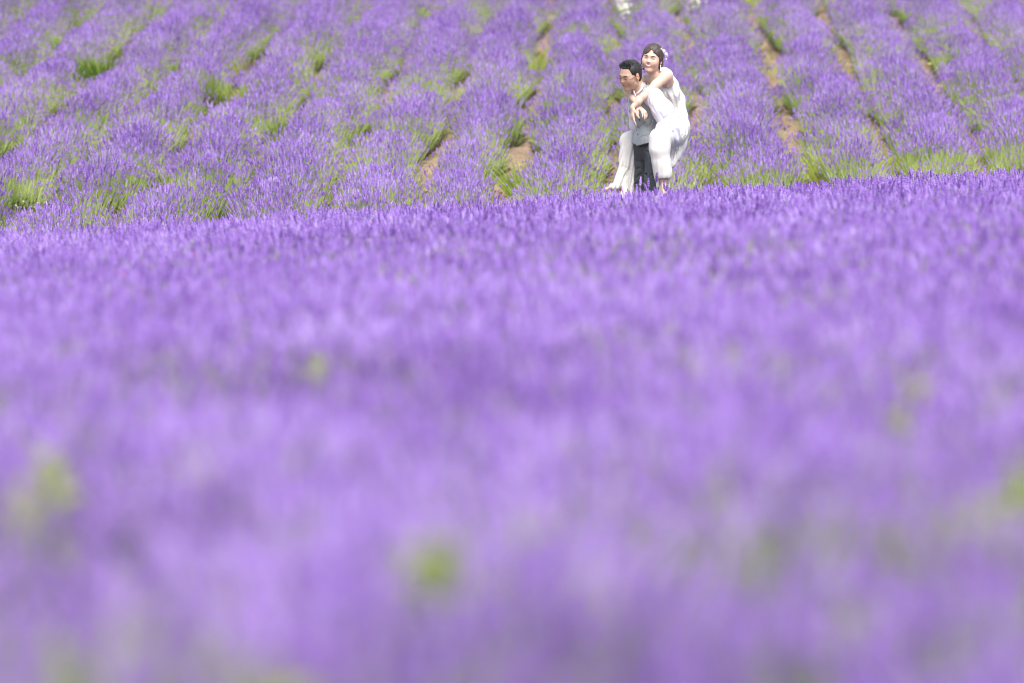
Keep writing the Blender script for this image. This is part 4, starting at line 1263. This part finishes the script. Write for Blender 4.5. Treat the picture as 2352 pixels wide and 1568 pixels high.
# single stalks standing up in front of the couple's clothes, at the edge of the near field
STALKS = [  # (u, v in PB pixels of the tip, distance in front of 46 m, head length, tint, label)
 (945, 828, -0.75, 0.085, 0.25, "tall dark violet lavender stalk in front of the dress hem beside the trouser leg"),
 (690, 903, -1.1, 0.075, 0.75, "pale pinkish lavender stalk standing in front of the middle of the dark trousers"),
 (806, 925, -0.8, 0.075, 0.60, "lavender stalk in front of the right trouser leg left of the tall dark violet one"),
 (735, 1000, -0.9, 0.060, 0.50, "short lavender stalk between the two pale ones in front of the dark trousers"),
 (622, 1025, -0.8, 0.060, 0.55, "lavender stalk in front of the left edge of the dark trousers"),
 (1050, 955, -0.7, 0.075, 0.30, "violet lavender stalk in front of the woman's bare foot under the right hem"),
 (1106, 1030, -0.8, 0.055, 0.30, "short violet lavender stalk right of the bare foot by the hem corner"),
 (515, 1145, -0.8, 0.055, 0.20, "small dark lavender stalk in front of the trailing ivory cloth by the trousers"),
 (318, 1095, -0.65, 0.050, 0.15, "lone dark lavender stalk just right of the bare toes at the left hem"),
 (275, 1175, -0.7, 0.050, 0.15, "dark lavender stalk below the bare toes at the left hem"),
 (1240, 845, 0.9, 0.075, 0.35, "lone violet lavender stalk in front of the green row end right of the dress"),
]
for u, v, dy, L, t, lab in STALKS:
    tip = PB(u, v, dy)
    rnd = random.Random(int(u))
    bx, by = tip[0] + rnd.gauss(0, 0.03), tip[1] + rnd.gauss(0, 0.03)
    gz = float(ground(bx, by))
    root = empty("lavender_stalk", (bx, by, gz), lab, "lavender stalk", "single lavender stalks rising before the couple")
    base = V3(0, 0, -0.01); top = tip - V3(bx, by, gz)
    d = nrm(V3(rnd.gauss(0, .10), rnd.gauss(0, .1), 1))
    hb = top - d * L
    mb = MB(); stem(mb, [base, base * 0.4 + hb * 0.6 + V3(rnd.gauss(0, .01), 0, 0), hb + d * 0.01], 0.0022, 0.0017, [0.4] * 3 + [0.6] * 3 + [0.7] * 3, mat=0, sides=5)
    link("stem", mb.mesh("stem", [M_STEM]), root)
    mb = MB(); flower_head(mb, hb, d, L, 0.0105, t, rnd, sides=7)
    for k in range(26):                                   # little open florets
        a = rnd.uniform(0, 6.28); f = rnd.uniform(0.05, 0.9)
        uu, vv, ww = frame(d)
        o_ = uu * math.cos(a) + vv * math.sin(a)
        p = hb + d * L * f + o_ * 0.009 * (1.1 - 0.5 * f)
        q = nrm(o_ + d * 0.5); s_ = np.cross(q, d) * 0.0032
        tt = min(1, t + rnd.uniform(0.1, 0.5))
        mb.add([p - s_, p + s_, p + q * 0.007 + s_ * 0.6, p + q * 0.007 - s_ * 0.6], [(0, 1, 2, 3)], 0, tt)
    link("flower_head", mb.mesh("flower_head", [M_FLOWER]), root)

# weeds
def weed_mesh(name, seed, n, h, spread, mat, w=0.006, t=(0.2, 0.9), droop=0.35):
    rnd = random.Random(seed); mb = MB()
    for i in range(n):
        a = rnd.uniform(0, 6.28); q = math.sqrt(rnd.random())
        p = V3(math.cos(a) * q * spread * 0.5, math.sin(a) * q * spread * 0.5, -0.01)
        d = V3(math.cos(a) * q * 0.9, math.sin(a) * q * 0.9, 1.4)
        blade(mb, p, d, h * rnd.uniform(0.6, 1.1), w * rnd.uniform(0.6, 1.4), rnd.uniform(*t), rnd, mat=0, droop=droop, seg=3)
    return mb.mesh(name, [mat])
def weed(px, py, h, spread, mat, lab, n=130, seed=0, w=0.006, t=(0.2, 0.9), name="weed_tuft", cat="weed", hill=True, group=None):
    if hill:
        x, y = spot(px, py)
    else:
        x, y = fore_at(px, py, h)
    o = link(name, weed_mesh(name, seed, n, h, spread, mat, w, t), None, (x, y, float(ground(x, y))))
    tag(o, lab, cat, group); return o
G1 = "green and yellow weeds growing on the sloping field"
weed(240, 212, 0.62, 0.42, M_WEED, "large dark green leafy tuft in the gap on the left hillside", 420, 1, t=(0.0, 0.45), group=G1)
weed(213, 235, 0.30, 0.35, M_STRAW, "pale weed with tiny flowers just below the large green tuft at left", 160, 2, w=0.004, group=G1)
weed(205, 275, 0.34, 0.45, M_WEED, "light green weed beside bare soil under the large green tuft at left", 200, 3, t=(0.4, 1), group=G1)
weed(570, 210, 0.55, 0.30, M_STRAW, "tall yellow weed above the bare soil patch left of centre", 220, 4, w=0.005, t=(0.0, 0.6), group=G1)
weed(560, 255, 0.38, 0.35, M_WEED, "yellow-green weed at the foot of the tall yellow weed", 200, 5, t=(0.5, 1), group=G1)
weed(600, 172, 0.40, 0.22, M_LEAF, "dark weed hollow at the top of the yellow weed patch", 120, 6, t=(0.0, 0.3), group=G1)
weed(145, 160, 0.55, 0.30, M_WEED, "green weed clump near the upper left corner of the hillside", 230, 7, t=(0.1, 0.6), group=G1)
weed(390, 46, 0.45, 0.40, M_WEED, "dark green weed below the top edge at upper left", 200, 8, t=(0.0, 0.5), group=G1)
weed(715, 245, 0.60, 0.22, M_WEED, "slim bright green weed in the gap left of centre", 150, 9, t=(0.2, 0.7), group=G1)
weed(650, 350, 0.50, 0.26, M_WEED, "green weed half hidden in lavender low on the left hillside", 130, 10, t=(0.1, 0.6), group=G1)
weed(838, 385, 0.50, 0.26, M_WEED, "bright green weed standing low in the middle of the lavender rows", 200, 11, t=(0.2, 0.8), group=G1)
weed(1228, 185, 0.58, 0.20, M_WEED, "upright green weed on the left border of the bare tan path", 150, 12, t=(0.3, 0.8), group=G1)
weed(1405, 325, 0.50, 0.45, M_WEED, "green weed clump just left of the couple", 260, 13, t=(0.15, 0.7), group=G1)
weed(1205, 455, 0.50, 0.30, M_WEED, "green weed at the foot of the bare tan path", 200, 14, t=(0.2, 0.9), group=G1)
weed(260, 370, 0.40, 0.18, M_WEED, "bright green weed with straight blades low on the left hillside", 80, 15, t=(0.3, 0.8), group=G1)
weed(75, 460, 0.30, 0.2, M_WEED, "green weed near the left edge above the white daisies", 110, 16, t=(0.2, 0.8), group=G1)
weed(405, 505, 0.36, 0.40, M_WEED, "yellow-green grass tuft on the edge of the near lavender at left", 230, 17, t=(0.5, 1), group=G1)
weed(320, 505, 0.24, 0.40, M_STRAW, "pale grass tuft between the daisies and the yellow-green tuft at left", 160, 18, w=0.004, group=G1)
weed(545, 500, 0.30, 0.35, M_STRAW, "dry pale grass tuft at the edge of the near lavender left of centre", 110, 27, w=0.004, group=G1)
# row ends: fresh green feet of the plants beside the footpath
G2 = "bright green tufts at the row ends beside the footpath"
for i, (px, py, h, sp, n, lab) in enumerate([
    (1590, 440, 0.36, 0.75, 520, "wide bright green tuft at the row end touching the right side of the dress"),
    (1730, 425, 0.42, 0.75, 560, "wide bright green tuft at the row end left of the widest soil gap"),
    (1925, 418, 0.44, 0.70, 520, "dark to bright green tuft at the row end right of the widest soil gap"),
    (2110, 405, 0.46, 0.85, 560, "broad bright green tuft with pale lavender above it at right"),
    (2320, 380, 0.46, 0.60, 420, "green tuft at the row end near the right edge of the photo"),
    (950, 478, 0.30, 0.60, 260, "low green tuft at the row end left of the bare tan path"),
    (1385, 470, 0.34, 0.45, 240, "low yellow-green tuft at the row end left of the dress hem"),
    (150, 528, 0.20, 0.50, 140, "pale green matted tuft at the row end by the left edge")]):
    weed(px, py, h, sp, M_WEED, lab, n, 40 + i, w=0.0040, t=(0.5, 1.0), name="row_end_tuft", cat="green tuft", group=G2)

# daisies and other small flowers
def daisies(px, py, rx, ry, n, h, lab, seed, petal=M_WHITE, name="daisy_patch", size=0.011):
    rnd = random.Random(seed); x, y = spot(px, py); mb = MB(); z0 = float(ground(x, y))
    for i in range(n):
        a = rnd.uniform(0, 6.28); q = math.sqrt(rnd.random())
        dx, dy = math.cos(a) * q * rx, math.sin(a) * q * ry
        b = V3(dx, dy, float(ground(x + dx, y + dy)) - z0 - 0.01)
        t = b + V3(rnd.gauss(0, .03), rnd.gauss(0, .03), h * rnd.uniform(0.6, 1.1))
        stem(mb, [b, t], 0.0016, 0.0012, 0.6, mat=1)
        d = nrm(V3(rnd.gauss(0, .3), -0.6 + rnd.gauss(0, .3), 1)); u_, v_, _ = frame(d)
        s_ = size * rnd.uniform(0.7, 1.3)
        k = 8
        V = [t] + [t + (u_ * math.cos(6.283 * j / k) + v_ * math.sin(6.283 * j / k)) * s_ * (1 if j % 2 else 0.72) for j in range(k)]
        mb.add(V, [(0, 1 + j, 1 + (j + 1) % k) for j in range(k)], 0, 0.7)
        mb.add([t + d * 0.003 + (u_ * math.cos(6.283 * j / 5) + v_ * math.sin(6.283 * j / 5)) * s_ * 0.3 for j in range(5)], [tuple(range(5))], 2, 0.5)
    for i in range(n * 2):
        a = rnd.uniform(0, 6.28); q = math.sqrt(rnd.random())
        dx, dy = math.cos(a) * q * rx, math.sin(a) * q * ry
        blade(mb, V3(dx, dy, float(ground(x + dx, y + dy)) - z0 - 0.01), V3(rnd.gauss(0, .4), rnd.gauss(0, .4), 1), h * rnd.uniform(0.5, 0.9), 0.004, rnd.uniform(0.4, 1), rnd, mat=1, seg=2)
    o = link(name, mb.mesh(name, [petal, M_WEED, M_YELLOW]), None, (x, y, z0))
    tag(o, lab, "daisies", kind="stuff")
daisies(100, 520, 0.32, 1.0, 80, 0.22, "white daisies in pale grass by the left edge under the hillside", 1, size=0.008)
daisies(215, 250, 0.22, 1.6, 60, 0.28, "scattered white flowers below the large green tuft on the left hillside", 2, size=0.008)
daisies(150, 325, 0.28, 1.8, 75, 0.24, "white flowers in yellowish grass at the lower end of the left gap", 3, size=0.008)
daisies(1424, 60, 0.10, 3.0, 130, 0.56, "pale cream flowers in the gap above the man's head", 4, size=0.020)
daisies(1585, 48, 0.12, 4.5, 230, 0.58, "tall cream flowers at the top of the gap right of the woman's head", 5, size=0.021)
daisies(1737, 40, 0.09, 2.5, 80, 0.54, "cream flowers high in the gap right of the couple", 6, size=0.020)
daisies(1890, 18, 0.09, 2.5, 90, 0.54, "cream flowers at the top edge in the second gap right of the couple", 7, size=0.020)
daisies(1272, 78, 0.05, 0.8, 10, 0.40, "tiny cream flowers at the top of the bare tan path", 8, size=0.010)
daisies(1620, 436, 0.45, 0.5, 70, 0.2, "pale tiny flowers on the ground at the row end right of the dress", 9, size=0.007)

def single_flower(px, py, mat, lab, name, cat, size, h, hill, seed, group=None):
    rnd = random.Random(seed)
    if hill: x, y = spot(px, py + h / 54 * 13067 * 0.55)
    else: x, y = fore_at(px, py, h)
    root = empty(name, (x, y, float(ground(x, y))), lab, cat, group)
    mb = MB(); stem(mb, [V3(0, 0, -0.01), V3(0.01, 0, h * 0.5), V3(0, 0, h)], 0.002, 0.0015, 0.5, mat=0); link("stem", mb.mesh("stem", [M_STEM]), root)
    mb = MB()
    for j in range(7):
        a = 6.283 * j / 7; o_ = V3(math.cos(a), math.sin(a), 0.5)
        blade(mb, V3(0, 0, h), o_, size, size * 0.45, rnd.uniform(0.3, 1), rnd, mat=0, droop=0.1, seg=3)
    link("petals", mb.mesh("petals", [mat]), root)
single_flower(2134, 184, M_YELLOW, "single small yellow flower among the purple rows at right", "yellow_flower", "flower", 0.026, 0.56, True, 1)
G3 = "small red blooms lost in the near lavender"
single_flower(223, 528, M_RED, "reddish bloom sticking out of the near lavender at the left under the daisies", "red_flower", "flower", 0.011, 0.54, False, 2, G3)
single_flower(267, 505, M_RED, "orange-red bloom in the pale grass just right of the daisies", "red_flower", "flower", 0.011, 0.53, False, 3, G3)
single_flower(449, 585, M_RED, "faint blurred red bloom in the near lavender above the left centre", "red_flower", "flower", 0.013, 0.54, False, 4, G3)
single_flower(715, 512, M_RED, "faint red bloom in the near lavender nearest the middle of the photo", "red_flower", "flower", 0.014, 0.55, False, 5, G3)
single_flower(281, 631, M_RED, "lowest faint red bloom, blurred, in the near lavender at left", "red_flower", "flower", 0.012, 0.54, False, 6, G3)

# leafy weeds poking out of the near field, far out of focus
def sprig(px, py, lab, h=0.52, n=16, L=0.09, w=0.014, seed=0):
    x, y = fore_at(px, py, h + 0.03)
    rnd = random.Random(seed)
    root = empty("leafy_sprig", (x, y, float(ground(x, y))), lab, "leafy weed", "leafy green weeds poking out of the near lavender")
    mb = MB(); stem(mb, [V3(0, 0, -0.01), V3(0.01, 0, h * 0.5), V3(0, 0, h)], 0.004, 0.0025, 0.5, mat=0, sides=5); link("stem", mb.mesh("stem", [M_STEM]), root)
    mb = MB()
    for i in range(n):
        a = i * 2.4; z = h * (0.90 + 0.14 * i / n)
        blade(mb, V3(0, 0, z), V3(math.cos(a), math.sin(a), rnd.uniform(0.3, 1.2)), L * rnd.uniform(0.7, 1.1) * (1.15 - 0.5 * i / n), w * rnd.uniform(0.8, 1.2), rnd.uniform(0.7, 1.0), rnd, mat=0, droop=0.3, seg=4)
    link("leaves", mb.mesh("leaves", [M_WEED]), root)
sprig(1000, 1240, "bright green blurred leafy weed low in the middle of the foreground", 0.56, 30, 0.060, 0.010, 1)
sprig(730, 800, "small pale green blurred weed in the foreground left of centre", 0.54, 14, 0.035, 0.007, 2)
sprig(118, 1030, "olive green blurred weed at the left side of the foreground", 0.54, 16, 0.045, 0.010, 3)
sprig(60, 1095, "olive green blurred weed lower at the left edge of the foreground", 0.54, 12, 0.045, 0.010, 4)
sprig(2108, 850, "dark green blurred weed in the right part of the foreground", 0.54, 12, 0.04, 0.008, 5)
sprig(2068, 905, "faint green blurred weed just left of the dark green one at right", 0.50, 9, 0.035, 0.007, 6)
sprig(2345, 1060, "green blurred weed touching the right edge of the foreground", 0.54, 16, 0.05, 0.010, 7)
sprig(620, 1520, "muted green blurred weed at the bottom left of the foreground", 0.52, 16, 0.05, 0.010, 8)

# low weeds and dry litter in the gaps between the rows
def gap_weeds():
    rnd = random.Random(77); mb = MB(); mc = MB()
    for k in range(1, len(GAPX) - 1):
        y = 49.0
        while y < 98:
            y += rnd.uniform(0.25, 0.9)
            x = GAPX[k] + y * ROW_TAN + rnd.gauss(0, 0.07) + 0.05 * math.sin(y * 0.7 + k)
            if y < float(start_y(x)) - 0.2: continue
            for i in range(10):                                   # litter lies flat
                a = rnd.uniform(0, 6.28)
                lx, ly = x + rnd.gauss(0, 0.10), y + rnd.gauss(0, 0.2)
                blade(mc, V3(lx, ly, float(ground(lx, ly)) + 0.012), V3(math.cos(a), math.sin(a), rnd.uniform(0, 0.25)), rnd.uniform(0.03, 0.09), 0.003, rnd.uniform(0, 1), rnd, mat=0, seg=1, droop=0.05)
            dens = vnoise(k * 3.1, y * 0.25, 51)
            if dens < (0.45 if k < 9 else 0.62): continue
            yel = rnd.uniform(0.4, 1.0); h = rnd.uniform(0.14, 0.34)
            gz = float(ground(x, y)) - 0.01
            for i in range(16):
                a = rnd.uniform(0, 6.28)
                blade(mb, V3(x + rnd.gauss(0, .05), y + rnd.gauss(0, .08), gz), V3(math.cos(a) * 0.5, math.sin(a) * 0.5, 1), h * rnd.uniform(0.6, 1.1), rnd.uniform(0.003, 0.006), min(1, max(0, yel + rnd.uniform(-.2, .2))), rnd, mat=0, seg=2)
    o = link("low_weeds", mb.mesh("low_weeds", [M_WEED])); tag(o, "thin yellow-green weeds threading the gaps between the lavender rows", "weeds", kind="stuff")
    o = link("dry_litter", mc.mesh("dry_litter", [M_STRAW])); tag(o, "dry straw litter lying on the soil between the lavender rows", "litter", kind="stuff")
gap_weeds()

def clods():
    rnd = random.Random(9); V, F = [], []
    for k in (10, 11, 12, 13, 14, 15, 16):
        for i in range(260):
            y = rnd.uniform(50, 92); x = GAPX[k] + y * ROW_TAN + rnd.gauss(0, 0.12)
            if y < float(start_y(x)) - 0.6: continue
            r_ = rnd.uniform(0.008, 0.028); z = float(ground(x, y)) + r_ * 0.3
            b = len(V)
            V += [V3(x, y, z + r_ * rnd.uniform(.6, 1))] + [V3(x + r_ * math.cos(a) * rnd.uniform(.7, 1.2), y + r_ * math.sin(a) * rnd.uniform(.7, 1.2), z) for a in (0, 1.25, 2.5, 3.77, 5.0)] + [V3(x, y, z - r_)]
            F += [(b, b + 1 + j, b + 1 + (j + 1) % 5) for j in range(5)] + [(b + 6, b + 1 + (j + 1) % 5, b + 1 + j) for j in range(5)]
    o = link("soil_clods", mesh_np("soil_clods", V, F, [M_SOIL])); tag(o, "small clods of dry soil strewn along the bare gaps", "clods", kind="stuff")
clods()
